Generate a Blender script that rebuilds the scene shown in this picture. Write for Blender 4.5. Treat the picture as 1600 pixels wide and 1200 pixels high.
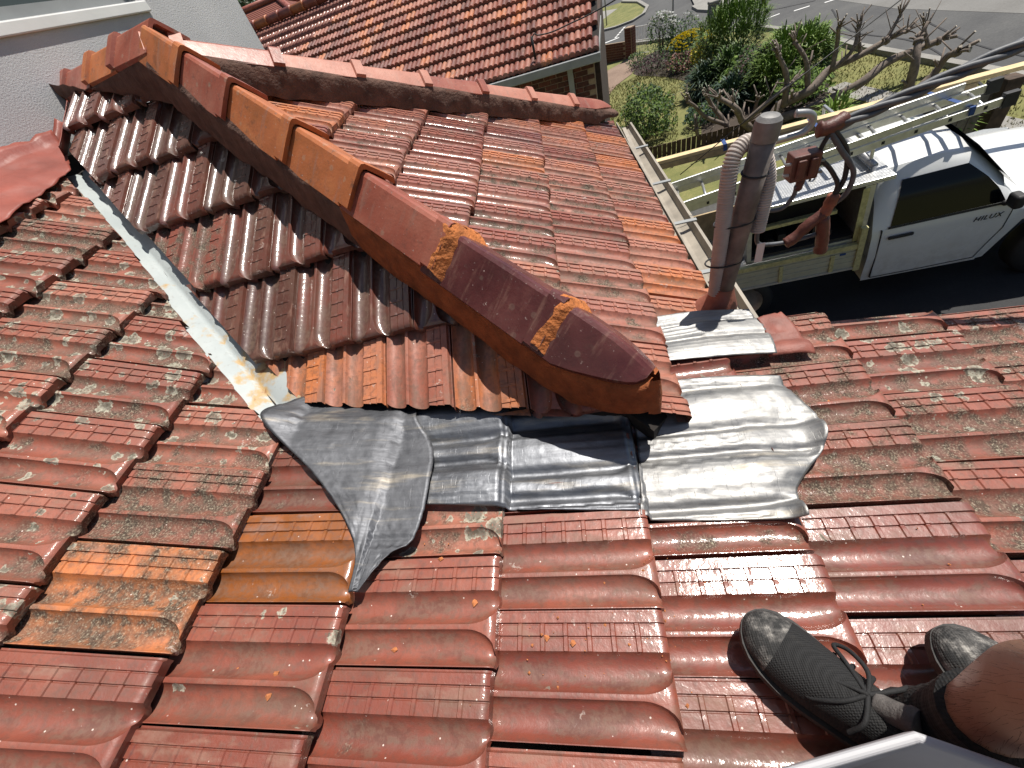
import bpy, bmesh, math, random
import numpy as np
from mathutils import Matrix, Vector, noise as mnoise
random.seed(7); rng = np.random.default_rng(7)
for o in list(bpy.data.objects): bpy.data.objects.remove(o)
SC = bpy.context.scene
COL = SC.collection
# ------------------------------------------------------------------ camera, sky, sun
CR = np.array([[0.96468, 0.04322, -0.25986], [-0.14512, -0.73608, -0.66115], [-0.21985, 0.67551, -0.70381]])
CC = np.array([0.2814, -0.1186, 0.8693]); CF = 633.3
cd = bpy.data.cameras.new('camera'); cam = bpy.data.objects.new('camera', cd); COL.objects.link(cam)
cd.sensor_width = 36.0; cd.lens = 36.0 * CF / 1600.0; cd.clip_start = 0.02; cd.clip_end = 2000
m4 = Matrix.Identity(4)
for i in range(3):
    m4[i][0] = CR[0, i]; m4[i][1] = -CR[1, i]; m4[i][2] = -CR[2, i]; m4[i][3] = CC[i]
cam.matrix_world = m4
SC.camera = cam
SUN = Vector((0.27, 0.275, 0.922)).normalized()
w = bpy.data.worlds.new('World'); SC.world = w; w.use_nodes = True
nt = w.node_tree; nt.nodes.clear()
sky = nt.nodes.new('ShaderNodeTexSky'); sky.sky_type = 'NISHITA'; sky.sun_disc = False
sky.sun_elevation = math.asin(SUN.z); sky.sun_rotation = math.atan2(SUN.x, SUN.y)
bg = nt.nodes.new('ShaderNodeBackground'); bg.inputs['Strength'].default_value = 0.062
wo = nt.nodes.new('ShaderNodeOutputWorld')
nt.links.new(sky.outputs[0], bg.inputs[0]); nt.links.new(bg.outputs[0], wo.inputs[0])
sl = bpy.data.lights.new('sun', 'SUN'); sl.energy = 5.0; sl.angle = math.radians(0.53); sl.color = (1.0, 0.95, 0.87)
so = bpy.data.objects.new('sun', sl); COL.objects.link(so)
so.rotation_euler = SUN.to_track_quat('Z', 'Y').to_euler(); so.location = SUN * 30
SC.view_settings.view_transform = 'Standard'; SC.view_settings.look = 'None'
SC.view_settings.gamma = 1.0; SC.view_settings.use_curve_mapping = False
SC.view_settings.exposure = 0.32
cy = SC.cycles; cy.max_bounces = 6; cy.diffuse_bounces = 3; cy.glossy_bounces = 3; cy.transmission_bounces = 3; cy.use_adaptive_sampling = True; cy.adaptive_threshold = .015; cy.caustics_reflective = False; cy.caustics_refractive = False

# ------------------------------------------------------------------ helpers
WM = {}
def link(o): COL.objects.link(o); return o
def meshdata(name, V, F, mats=(), smooth=False, mi=None):
    me = bpy.data.meshes.new(name)
    me.from_pydata([tuple(map(float, v)) for v in V], [], [tuple(int(i) for i in f) for f in F])
    for m in mats: me.materials.append(m)
    if smooth: me.polygons.foreach_set('use_smooth', [True] * len(me.polygons))
    if mi is not None: me.polygons.foreach_set('material_index', list(mi))
    me.update(); return me
def put(name, me, parent=None, M=None):
    o = bpy.data.objects.new(name, me); link(o)
    M = M or Matrix.Identity(4)
    if parent is not None:
        o.parent = parent; o.matrix_parent_inverse = WM[parent.name].inverted()
    o.matrix_basis = M; WM[o.name] = M; return o
def loc(name, me, parent):          # child given in the parent's own frame
    o = bpy.data.objects.new(name, me); link(o); o.parent = parent
    WM[o.name] = WM[parent.name]; return o
def tag(o, label, cat=None, group=None, kind=None):
    if label: o['label'] = label
    if cat: o['category'] = cat
    if group: o['group'] = group
    if kind: o['kind'] = kind
    return o
def thing(name, label, cat, M, group=None):
    if not isinstance(M, Matrix): M = Matrix.Translation(M)
    o = bpy.data.objects.new(name, None); link(o); o.empty_display_size = .1; o.matrix_basis = M; WM[o.name] = M
    return tag(o, label, cat, group)
class MB:
    def __init__(s): s.V = []; s.F = []; s.mi = []
    def add(s, V, F, m=0):
        n = len(s.V); s.V += [tuple(v) for v in V]; s.F += [tuple(i + n for i in f) for f in F]; s.mi += [m] * len(F); return s
    def box(s, a, b, m=0, T=None):
        x0, y0, z0 = a; x1, y1, z1 = b
        V = [(x0, y0, z0), (x1, y0, z0), (x1, y1, z0), (x0, y1, z0), (x0, y0, z1), (x1, y0, z1), (x1, y1, z1), (x0, y1, z1)]
        if T: V = [tuple(T @ Vector(v)) for v in V]
        return s.add(V, [(0, 3, 2, 1), (4, 5, 6, 7), (0, 1, 5, 4), (1, 2, 6, 5), (2, 3, 7, 6), (3, 0, 4, 7)], m)
    def tube(s, P, r, n=8, m=0, caps=True):
        P = [Vector(p) for p in P]
        if not hasattr(r, '__len__'): r = [r] * len(P)
        V = []; up = None
        for i, p in enumerate(P):
            d = (P[min(i + 1, len(P) - 1)] - P[max(i - 1, 0)]).normalized()
            if up is None: up = d.orthogonal().normalized()
            a = (up - d * up.dot(d)).normalized(); up = a; b = d.cross(a)
            for k in range(n):
                t = 2 * math.pi * k / n; V.append(p + (a * math.cos(t) + b * math.sin(t)) * r[i])
        F = [(i * n + k, i * n + (k + 1) % n, (i + 1) * n + (k + 1) % n, (i + 1) * n + k) for i in range(len(P) - 1) for k in range(n)]
        if caps: F += [tuple(range(n))[::-1], tuple((len(P) - 1) * n + k for k in range(n))]
        return s.add(V, F, m)
    def quad(s, a, b, c, d, m=0): return s.add([a, b, c, d], [(0, 1, 2, 3)], m)
    def me(s, name, mats, smooth=False):
        if not isinstance(mats, (list, tuple)): mats = [mats]
        me = meshdata(name, s.V, s.F, mats, smooth, s.mi)
        return me
    def part(s, name, mats, parent, smooth=False, M=None): return put(name, s.me(name, mats, smooth), parent, M)
    def lpart(s, name, mats, parent, smooth=False): return loc(name, s.me(name, mats, smooth), parent)
def sharp(me, a=40):
    try: me.set_sharp_from_angle(angle=math.radians(a))
    except Exception: pass
    return me
def bev(o, wd=.006, seg=2):
    b = o.modifiers.new('b', 'BEVEL'); b.width = wd; b.segments = seg; b.limit_method = 'ANGLE'; b.angle_limit = math.radians(35); return o
def spline(P, n=8):
    P = [Vector(p) for p in P]; out = []
    for i in range(len(P) - 1):
        p0 = P[max(i - 1, 0)]; p1 = P[i]; p2 = P[i + 1]; p3 = P[min(i + 2, len(P) - 1)]
        for k in range(n):
            t = k / n
            out.append(0.5 * ((2 * p1) + (p2 - p0) * t + (2 * p0 - 5 * p1 + 4 * p2 - p3) * t * t + (3 * p1 - p0 - 3 * p2 + p3) * t ** 3))
    out.append(P[-1]); return out
def nz(x, y, z=0.0, s=1.0): return mnoise.noise(Vector((x * s, y * s, z * s)))

# ------------------------------------------------------------------ materials
class N:
    def __init__(s, name):
        s.m = bpy.data.materials.new(name); s.m.use_nodes = True; s.t = s.m.node_tree
        s.b = s.t.nodes['Principled BSDF']
    def n(s, ty, **kw):
        x = s.t.nodes.new(ty)
        for k, v in kw.items(): setattr(x, k, v)
        return x
    def set(s, inp, v):
        if isinstance(v, bpy.types.NodeSocket): s.t.links.new(v, inp)
        elif isinstance(v, (tuple, list)) and len(v) == 3 and inp.type == 'RGBA': inp.default_value = (*v, 1)
        else: inp.default_value = v
    def coord(s, out='Object', rnd=True, scale=None):
        v = s.n('ShaderNodeTexCoord').outputs[out]
        if scale:
            mp = s.n('ShaderNodeMapping'); s.set(mp.inputs[0], v); mp.inputs[3].default_value = scale; v = mp.outputs[0]
        if rnd:
            oi = s.n('ShaderNodeObjectInfo'); mu = s.n('ShaderNodeMath', operation='MULTIPLY'); s.set(mu.inputs[0], oi.outputs['Random']); mu.inputs[1].default_value = 37.0
            va = s.n('ShaderNodeVectorMath', operation='ADD'); s.set(va.inputs[0], v); s.set(va.inputs[1], mu.outputs[0]); v = va.outputs[0]
        return v
    def noise(s, v, sc, det=4, ro=.55, dist=0):
        x = s.n('ShaderNodeTexNoise'); s.set(x.inputs['Vector'], v); x.inputs['Scale'].default_value = sc; x.inputs['Detail'].default_value = det
        x.inputs['Roughness'].default_value = ro; x.inputs['Distortion'].default_value = dist; return x.outputs[0]
    def vor(s, v, sc, feat='F1', rnd=1.0):
        x = s.n('ShaderNodeTexVoronoi', feature=feat); s.set(x.inputs['Vector'], v); x.inputs['Scale'].default_value = sc; x.inputs['Randomness'].default_value = rnd; return x
    def ramp(s, f, st, interp='LINEAR'):
        x = s.n('ShaderNodeValToRGB'); s.set(x.inputs[0], f); cr = x.color_ramp; cr.interpolation = interp
        while len(cr.elements) < len(st): cr.elements.new(.5)
        for e, (p, c) in zip(cr.elements, st):
            e.position = p; e.color = (*c, 1) if hasattr(c, '__len__') else (c, c, c, 1)
        return x.outputs[0]
    def sm(s, f, a, b):
        x = s.n('ShaderNodeMapRange', interpolation_type='SMOOTHSTEP'); s.set(x.inputs[0], f); s.set(x.inputs[1], a); s.set(x.inputs[2], b); return x.outputs[0]
    def mix(s, f, a, b, mode='MIX'):
        x = s.n('ShaderNodeMix', data_type='RGBA', blend_type=mode); s.set(x.inputs[0], f); s.set(x.inputs[6], a); s.set(x.inputs[7], b); return x.outputs[2]
    def ma(s, op, a, b=0.0, c=None):
        x = s.n('ShaderNodeMath', operation=op); s.set(x.inputs[0], a); s.set(x.inputs[1], b)
        if c is not None: s.set(x.inputs[2], c)
        return x.outputs[0]
    def bump(s, h, st=.3, d=.01, prev=None):
        x = s.n('ShaderNodeBump'); s.set(x.inputs['Height'], h); x.inputs['Strength'].default_value = st; x.inputs['Distance'].default_value = d
        if prev is not None: s.set(x.inputs['Normal'], prev)
        return x.outputs[0]
    def out(s, col=None, ro=None, nrm=None, **kw):
        if col is not None: s.set(s.b.inputs['Base Color'], col)
        if ro is not None: s.set(s.b.inputs['Roughness'], ro)
        if nrm is not None: s.set(s.b.inputs['Normal'], nrm)
        for k, v in kw.items(): s.set(s.b.inputs[k.replace('_', ' ')], v)
        return s.m
def simple(name, col, ro=.6, var=.25, sc=20, bump=.15, metal=0., spec=.5, rnd=True, bsc=None, bd=.004):
    g = N(name); v = g.coord(rnd=rnd); a = g.noise(v, sc, 5)
    lo = tuple(c * (1 - var) for c in col); hi = tuple(min(1, c * (1 + var)) for c in col)
    c = g.ramp(a, [(.3, lo), (.7, hi)]); b = g.noise(v, bsc or sc * 6, 4)
    return g.out(c, ro, g.bump(b, bump, bd), Metallic=metal, Specular_IOR_Level=spec)

def tile_material(name='glazed_terracotta'):
    g = N(name); v = g.coord(); oi = g.n('ShaderNodeObjectInfo')
    sep = g.n('ShaderNodeSeparateColor'); g.set(sep.inputs[0], oi.outputs['Color'])
    tone, grime, lich = sep.outputs[0], sep.outputs[1], sep.outputs[2]; gloss = oi.outputs['Alpha']
    zc = g.n('ShaderNodeSeparateXYZ'); g.set(zc.inputs[0], g.n('ShaderNodeTexCoord').outputs['Object'])
    n1 = g.noise(v, 9, 3); n2 = g.noise(v, 75, 2); fl = g.noise(v, 230, 2, .7)
    t2 = g.ma('ADD', tone, g.ma('MULTIPLY', g.ma('SUBTRACT', n1, .5), .30))
    base = g.ramp(t2, [(0, (.045, .017, .011)), (.2, (.10, .029, .018)), (.42, (.20, .049, .030)), (.58, (.295, .088, .053)), (.72, (.385, .16, .108)), (.86, (.50, .16, .05)), (1, (.235, .07, .012))])
    base = g.mix(g.ma('MULTIPLY', g.sm(n2, .46, .70), .42), base, (.105, .055, .040))
    mp = g.n('ShaderNodeMapping'); g.set(mp.inputs[0], v); mp.inputs[3].default_value = (1, .35, 1)
    dn = g.noise(mp.outputs[0], 26, 4, .6)
    inch = g.sm(zc.outputs[2], -.006, -.022)
    # brown dust settled in the channels, chalky wear on the raised band
    dust = g.ma('MULTIPLY', g.sm(g.ma('ADD', dn, g.ma('MULTIPLY', inch, .10)), .50, .72), .55); base = g.mix(dust, base, g.mix(g.sm(n2, .4, .6), (.055, .036, .025), (.125, .085, .058)))
    wear = g.ma('MULTIPLY', g.sm(dn, .52, .66), g.sm(zc.outputs[2], -.010, -.001)); base = g.mix(g.ma('MULTIPLY', wear, .30), base, (.43, .21, .15))
    gm = g.ma('ADD', g.noise(v, 13, 5, .62), g.ma('MULTIPLY', inch, .13))
    gth = g.ma('SUBTRACT', .86, g.ma('MULTIPLY', grime, .46)); gmask = g.sm(gm, gth, g.ma('ADD', gth, .16))
    gpatch = g.sm(g.noise(v, 34, 3, .6), .40, .62); gmask = g.ma('MULTIPLY', gmask, g.ma('ADD', .45, g.ma('MULTIPLY', gpatch, .5)))
    gcol = g.ramp(fl, [(.35, (.028, .022, .016)), (.52, (.085, .062, .043)), (.64, (.25, .22, .16)), (.76, (.44, .42, .32))])
    base = g.mix(gmask, base, gcol)
    vd = g.n('ShaderNodeVectorMath', operation='ADD'); g.set(vd.inputs[0], v)
    ns = g.n('ShaderNodeTexNoise'); g.set(ns.inputs[0], v); ns.inputs['Scale'].default_value = 55; ns.inputs['Detail'].default_value = 3
    sc = g.n('ShaderNodeVectorMath', operation='SCALE'); g.set(sc.inputs[0], ns.outputs[1]); sc.inputs['Scale'].default_value = .034
    g.set(vd.inputs[1], sc.outputs[0])
    vo = g.vor(vd.outputs[0], 24); d = vo.outputs['Distance']; rc = g.n('ShaderNodeSeparateColor'); g.set(rc.inputs[0], vo.outputs['Color'])
    rad = g.ma('MULTIPLY', g.ma('SUBTRACT', rc.outputs[0], g.ma('SUBTRACT', 1.0, lich)), .88)
    lm = g.ma('MULTIPLY', g.sm(d, rad, g.ma('SUBTRACT', rad, .07)), g.sm(fl, .30, .46))
    ring = g.sm(d, g.ma('MULTIPLY', rad, .45), g.ma('MULTIPLY', rad, .95))
    lcol = g.mix(ring, (.16, .15, .12), (.44, .43, .34)); lcol = g.mix(g.sm(n2, .5, .65), lcol, (.10, .095, .07))
    base = g.mix(g.ma('MULTIPLY', lm, .9), base, lcol)
    spl = g.noise(vd.outputs[0], 11, 5, .72); base = g.mix(g.ma('MULTIPLY', g.sm(spl, .665, .70), .55), base, (.50, .42, .37))
    base = g.mix(g.ma('MULTIPLY', g.sm(g.noise(mp.outputs[0], 7, 4, .7), .50, .66), .34), base, (.115, .068, .046))
    vs = g.vor(v, 75); sp = g.sm(vs.outputs['Distance'], .15, .10); c2 = g.n('ShaderNodeSeparateColor'); g.set(c2.inputs[0], vs.outputs['Color'])
    sp = g.ma('MULTIPLY', sp, g.sm(c2.outputs[1], .90, .92)); base = g.mix(sp, base, (.6, .5, .44))
    dirt = g.ma('MAXIMUM', g.ma('MAXIMUM', gmask, lm), g.ma('MULTIPLY', dust, .6))
    r0 = g.ma('SUBTRACT', .62, g.ma('MULTIPLY', gloss, .24)); r0 = g.ma('ADD', r0, g.ma('MULTIPLY', n2, .14))
    ro = g.ma('ADD', g.ma('MULTIPLY', r0, g.ma('SUBTRACT', 1.0, dirt)), g.ma('MULTIPLY', dirt, .9))
    hgt = g.ma('ADD', g.ma('ADD', g.ma('MULTIPLY', n1, .9), g.ma('MULTIPLY', n2, .16)), g.ma('MULTIPLY', fl, g.ma('ADD', .045, g.ma('MULTIPLY', grime, .10))))
    clean = g.ma('SUBTRACT', 1.0, dirt)
    nb = g.bump(hgt, .62, .006)
    return g.out(base, ro, nb, Coat_Normal=nb, Specular_IOR_Level=.5, Coat_Weight=g.ma('MULTIPLY', clean, g.ma('MULTIPLY', gloss, gloss)), Coat_Roughness=.14, Coat_IOR=1.62)
TILE = tile_material()
def clay(name, a, b, c, gloss=.45, seed=0., dirt=.5):
    g = N(name); v = g.coord(); n1 = g.noise(v, 7 + seed, 5); n2 = g.noise(v, 45, 5, .65)
    col = g.ramp(n1, [(.25, a), (.5, b), (.75, c)])
    col = g.mix(g.ma('MULTIPLY', g.sm(n2, .58, .7), dirt), col, (.10, .06, .045))
    col = g.mix(g.ma('MULTIPLY', g.sm(g.noise(v, 90, 3, .7), .66, .74), .8), col, (.55, .45, .40))
    col = g.mix(g.ma('MULTIPLY', g.sm(g.vor(v, 16).outputs['Distance'], .16, .11), .5 * dirt), col, (.35, .33, .25))
    sv = g.coord(scale=(3., .5, .5)); st = g.noise(sv, 12, 5, .65); col = g.mix(g.ma('MULTIPLY', g.sm(st, .52, .7), .45), col, (.30, .17, .13)); col = g.mix(g.ma('MULTIPLY', g.sm(g.noise(v, 16, 6, .7), .56, .70), .55 * dirt + .12), col, (.055, .038, .03))
    ro = g.ma('ADD', gloss, g.ma('MULTIPLY', n2, .30))
    return g.out(col, ro, g.bump(g.ma('ADD', g.ma('MULTIPLY', g.noise(v, 120, 3), .25), n1), .35, .007))
CAP_RED = clay('cap_glaze_red', (.20, .055, .036), (.30, .085, .055), (.37, .14, .095), .28)
CAP_PURPLE = clay('cap_glaze_purple', (.055, .016, .017), (.095, .026, .026), (.16, .055, .05), .16, 1, .25)
CAP_ORANGE = clay('cap_clay_orange', (.30, .10, .03), (.42, .13, .045), (.50, .19, .07), .4, 2)
CAP_PINK = clay('cap_clay_pink', (.36, .14, .095), (.45, .18, .125), (.50, .23, .165), .4, 3, .3)
MORT_O = simple('mortar_orange', (.29, .085, .026), .92, .35, 26, .7, bsc=90, bd=.008)
MORT_J = simple('fresh_joint_mortar', (.46, .15, .042), .92, .35, 26, .8, bsc=70, bd=.01)
MORT_B = simple('mortar_brown', (.125, .068, .05), .93, .4, 18, .7, bsc=80, bd=.008)
def lead_mat(name, lo, hi, ro):
    g = N(name); v = g.coord(rnd=True); vs = g.coord(rnd=True, scale=(1, 7, 1)); a = g.noise(v, 6, 5); s = g.noise(vs, 11, 6, .65)
    c = g.ramp(g.ma('ADD', g.ma('MULTIPLY', a, .5), g.ma('MULTIPLY', s, .5)), [(.34, lo), (.5, tuple((x + y) / 2 for x, y in zip(lo, hi))), (.66, hi)])
    c = g.mix(g.ma('MULTIPLY', g.sm(g.noise(vs, 5, 5), .55, .75), .4), c, (.52, .45, .34))
    c = g.mix(g.ma('MULTIPLY', g.sm(g.noise(v, 70, 4, .7), .62, .72), .35), c, (.10, .10, .11))
    r = g.ma('ADD', ro, g.ma('MULTIPLY', g.noise(vs, 24, 5), .28))
    dents = g.sm(g.vor(v, 30).outputs['Distance'], .0, .5); scr = g.sm(g.noise(g.coord(rnd=True, scale=(9, 1.2, 1)), 14, 3, .7), .62, .66)
    nb = g.bump(g.ma('ADD', g.ma('ADD', g.noise(v, 22, 3), g.ma('MULTIPLY', s, .12)), g.ma('ADD', g.ma('MULTIPLY', dents, .35), g.ma('MULTIPLY', scr, -.25))), .26, .006)
    return g.out(c, r, nb, Metallic=.92)
LEAD = lead_mat('lead_sheet', (.20, .20, .205), (.38, .375, .36), .42)
LEAD_D = lead_mat('lead_sheet_no_glint', (.13, .135, .15), (.25, .26, .28), .36)  # same lead, weaker sun reflection painted in as a darker base
LEAD_A = lead_mat('lead_sheet_matt_no_glint', (.085, .088, .097), (.16, .165, .18), .46)  # rougher lead, missing sun glint put into the darkest base grey
def valley_mat():
    g = N('painted_valley_iron'); v = g.coord(rnd=False); n = g.noise(v, 5, 4)
    c = g.ramp(n, [(.3, (.33, .37, .375)), (.7, (.44, .475, .47))])
    sx = g.n('ShaderNodeSeparateXYZ'); g.set(sx.inputs[0], v)
    low = g.sm(sx.outputs[0], -1.15, -.8); r = g.noise(v, 9, 6, .6)
    m = g.sm(g.ma('ADD', r, g.ma('MULTIPLY', low, .14)), .62, .72)
    c = g.mix(g.ma('MULTIPLY', m, .9), c, (.46, .30, .12)); m2 = g.sm(g.ma('ADD', r, g.ma('MULTIPLY', low, .12)), .70, .78)
    c = g.mix(m2, c, (.25, .09, .025)); c = g.mix(g.ma('MULTIPLY', g.sm(g.noise(v, 60, 4), .58, .7), .3), c, (.25, .24, .22))
    return g.out(c, .45, g.bump(g.noise(v, 20, 4), .25, .006))
VALLEY = valley_mat()
FLASH_RED = simple('red_painted_lead', (.24, .06, .042), .42, .3, 7, .3, bsc=14, bd=.012)
FLASH_PINK = simple('faded_terracotta_paint', (.50, .24, .165), .5, .25, 12, .3, bsc=30, bd=.006)
def stucco():
    g = N('white_render'); v = g.coord(rnd=False); n = g.noise(v, 1.6, 5); f = g.noise(v, 130, 4, .7)
    c = g.ramp(n, [(.3, (.44, .445, .455)), (.7, (.56, .56, .565))]); c = g.mix(g.ma('MULTIPLY', g.sm(f, .5, .7), .3), c, (.36, .36, .37))
    return g.out(c, .9, g.bump(f, .45, .008))
RENDER = stucco()
WHITE = simple('white_gloss_paint', (.74, .74, .72), .4, .06, 6, .05)
def glass(name, col=(.02, .024, .028), ro=.06):
    g = N(name); return g.out(col, ro, None, Specular_IOR_Level=.7)
GLASS = glass('dark_window_glass', (.055, .065, .06), .08); CARGLASS = N('tinted_car_glass').out((.004, .0045, .005), .08, None, Specular_IOR_Level=.28)
BLACK = simple('black_rubber', (.014, .014, .015), .6, .3, 30, .2)
GALV = simple('galvanised_steel', (.36, .36, .36), .45, .3, 14, .15, .75)
ALU = simple('bare_aluminium', (.62, .62, .60), .38, .12, 20, .1, .85)
def checker():
    g = N('checker_plate'); v = g.coord(rnd=False, scale=(1, 1, 1)); w1 = g.n('ShaderNodeTexChecker'); g.set(w1.inputs[0], v); w1.inputs['Scale'].default_value = 34
    b = g.vor(v, 42, rnd=.15).outputs['Distance']
    return g.out(g.ramp(g.noise(v, 12, 4), [(.3, (.52, .53, .54)), (.7, (.7, .7, .7))]), .34, g.bump(b, .9, .006), Metallic=.85)
CHECK = checker()
CHECK_Y = simple('yellowed_checker_plate', (.55, .52, .28), .42, .25, 30, .8, .5, bsc=42, bd=.006)  # aluminium plate coloured pale yellow
g_ = N('white_car_paint'); _v = g_.coord(rnd=False); _z = g_.n('ShaderNodeSeparateXYZ'); g_.set(_z.inputs[0], _v); _d = g_.ma('MULTIPLY', g_.sm(_z.outputs[2], 1.0, .45), g_.sm(g_.noise(_v, 7, 6, .65), .35, .65))
WHITECAR = g_.out(g_.mix(g_.ma('MULTIPLY', _d, .35), (.70, .71, .70), (.34, .30, .25)), g_.ma('ADD', .26, g_.ma('MULTIPLY', _d, .4)), None, Coat_Weight=.5, Coat_Roughness=.06)
PINE = simple('pine_timber', (.66, .50, .27), .6, .15, 9, .15); BOARD = simple('weathered_board', (.40, .30, .17), .75, .3, 10, .2)
DARKWOOD = simple('dark_fence_timber', (.07, .045, .03), .85, .4, 10, .4)
GUTTER = simple('grey_gutter_paint', (.30, .265, .215), .6, .25, 9, .2)
GREYTRIM = simple('grey_trim_paint', (.27, .28, .28), .55, .1, 6, .05)
CONDUIT = simple('grey_corrugated_conduit', (.48, .42, .38), .6, .15, 20, .1)
POLE = simple('rusty_red_oxide_pole', (.175, .15, .14), .62, .4, 16, .3, .3)
INSUL = simple('red_brown_insulator', (.10, .032, .022), .5, .4, 40, .3)
CABLE = simple('grey_black_cable', (.085, .09, .10), .55, .3, 40, .1)
BLUE = simple('blue_strap', (.02, .06, .20), .7, .2, 30, .2)
TARP = simple('black_plastic_sheet', (.012, .012, .013), .3, .3, 14, .8, bsc=18, bd=.03)
def brickm(name, a, b): return simple(name, a, .88, .4, 12, .5, bsc=70, bd=.006)
BRICK = brickm('dark_red_brick', (.10, .032, .022), 0); JOINT = simple('pale_joint_mortar', (.30, .22, .15), .95, .2, 30, .4)
def ground_mat(name, a, b, c, sc=3., ro=.95, bump=.4):
    g = N(name); v = g.coord('Object', rnd=False); n = g.noise(v, sc, 6, .65); f = g.noise(v, sc * 22, 4, .7); p = g.noise(v, sc * .18, 3)
    k = g.ma('ADD', g.ma('MULTIPLY', n, .55), g.ma('MULTIPLY', f, .45)); col = g.ramp(k, [(.36, a), (.5, b), (.64, c)])
    col = g.mix(g.ma('MULTIPLY', g.sm(p, .45, .65), .35), col, c)
    return g.out(col, ro, g.bump(f, bump, .02))
LAWN = ground_mat('dry_lawn', (.095, .11, .032), (.16, .165, .052), (.25, .225, .085), 2.4)
SOIL = ground_mat('garden_mulch', (.02, .015, .011), (.04, .030, .022), (.07, .05, .036), 3)
ASPH = ground_mat('street_asphalt', (.055, .055, .056), (.075, .075, .075), (.105, .104, .10), 1.2, .9, .2)
ASPH_P = ground_mat('pale_worn_asphalt', (.14, .135, .125), (.17, .165, .155), (.20, .195, .185), 1.2, .9, .2)
DRIVE = ground_mat('black_driveway_seal', (.012, .012, .014), (.018, .018, .020), (.026, .026, .028), 2.0, .8, .2)
CONC = ground_mat('path_concrete', (.20, .19, .17), (.25, .24, .22), (.31, .30, .27), 2., .9, .2)
PATH = ground_mat('brown_path_paving', (.17, .115, .085), (.22, .15, .11), (.28, .20, .15), 1.6, .9, .3)
PAINT = simple('white_road_paint', (.68, .68, .66), .7, .1, 10, .1)

# ------------------------------------------------------------------ roof geometry frame
W = .21; G = .3257
MP = [(-5, -1.515, .551), (-4, -1.225, .403), (-3, -.938, .248), (-2, -.640, .117), (-1, -.323, .043), (0, 0., 0.), (1, .323, -.045), (2, .647, -.080), (3, .969, -.124), (4, 1.290, -.182)]
ME = {i: (x, z) for i, x, z in MP}
for i in range(-6, -10, -1): ME[i] = (ME[i + 1][0] - .2915, ME[i + 1][1] + .1465)
for i in range(5, 9): ME[i] = (ME[i - 1][0] + .320, ME[i - 1][1] - .055)
mxs = np.array([ME[i][0] for i in sorted(ME)]); mzs = np.array([ME[i][1] for i in sorted(ME)])
def Mz(x): return float(np.interp(x, mxs, mzs))
yaw = .03447; UX = Vector((math.cos(yaw), math.sin(yaw), 0)); UY = Vector((-math.sin(yaw), math.cos(yaw), 0)); UZ = Vector((0, 0, 1))
LT = .53177; RT = .49346
UL = UY * math.cos(LT) + UZ * math.sin(LT); DR = UX * math.cos(RT) - UZ * math.sin(RT)
L0 = Vector((0, .81997, .20868)); R0 = Vector((.19183, 1.01582, .11554))
NL = UX.cross(UL); NR = DR.cross(UY)
def hip(z):
    A = np.array([NL, NR, (0, 0, 1)]); return Vector(np.linalg.solve(A, [NL.dot(L0), NR.dot(R0), z]))
def Lz(x, y): return (NL.dot(L0) - NL.x * x - NL.y * y) / NL.z
def Rz(x, y): return (NR.dot(R0) - NR.x * x - NR.y * y) / NR.z
APEX = Vector((-1.245, 1.93, 1.06))
BH_END = Vector((.62, 3.42, .0))          # crest of the rear hip at the gutter
SB = [.0025, .004, .006, .011, .018, .026, .035, .044, .052, .058, .0625, .0645, .069, .0735, .0755, .080, .087, .095, .104, .113, .121, .128, .1335, .1365, .1385, .148, .1575, .1588, .1604, .1618, .170, .1795, .1808, .1824, .1838, .192, .201, .2045, .2075]
RV = [.052 + .0455 * k for k in range(7)]
VB = sorted(set([0, .004, .010, .018, .028, .040] + [round(c + d, 4) for c in RV for d in (-.0056, -.0034, .0034, .0056)] + [.075, .12, .165, .21, .255, .30, .350, .376]))
VB = [v for v in VB if v <= .376]
def fan(v): return 0. if v >= .062 else 1 - math.sqrt(max(0, 1 - (1 - v / .062) ** 2))
def tile_sh(s, v, ribs=True):
    f = fan(v)
    c0 = [0, .006, .0625, .0645, .0735, .0755, .1335, .1365, .21]; c1 = [0, .006, .0625 - .036 * f, .0645 - .036 * f, .0735 + .030 * f, .0755 + .030 * f, .1335, .1365, .21]
    x = float(np.interp(s, c0, c1))
    if s <= .005: h = -.007
    elif s < .0635: t = (s - .0345) / .029; h = -.0235 + .014 * (.45 * t * t + .55 * t ** 4)
    elif s <= .0745: t = (s - .069) / .005; h = -.0045 - .001 * t * t
    elif s < .135: t = (s - .1045) / .0295; h = -.0235 + .014 * (.45 * t * t + .55 * t ** 4)
    elif s < .158: h = -.0056
    elif s < .161: h = -.0076
    elif s < .180: h = -.0032
    elif s < .183: h = -.0050
    elif s < .2035: h = 0.
    else: h = -.010
    if ribs and .135 <= s < .1835:
        for c in RV:
            if abs(v - c) < .0042: h = max(h + .0026, -.0036)
    if v < .012: h -= .007 * (1 - v / .012) ** 2
    return x, h
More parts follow.
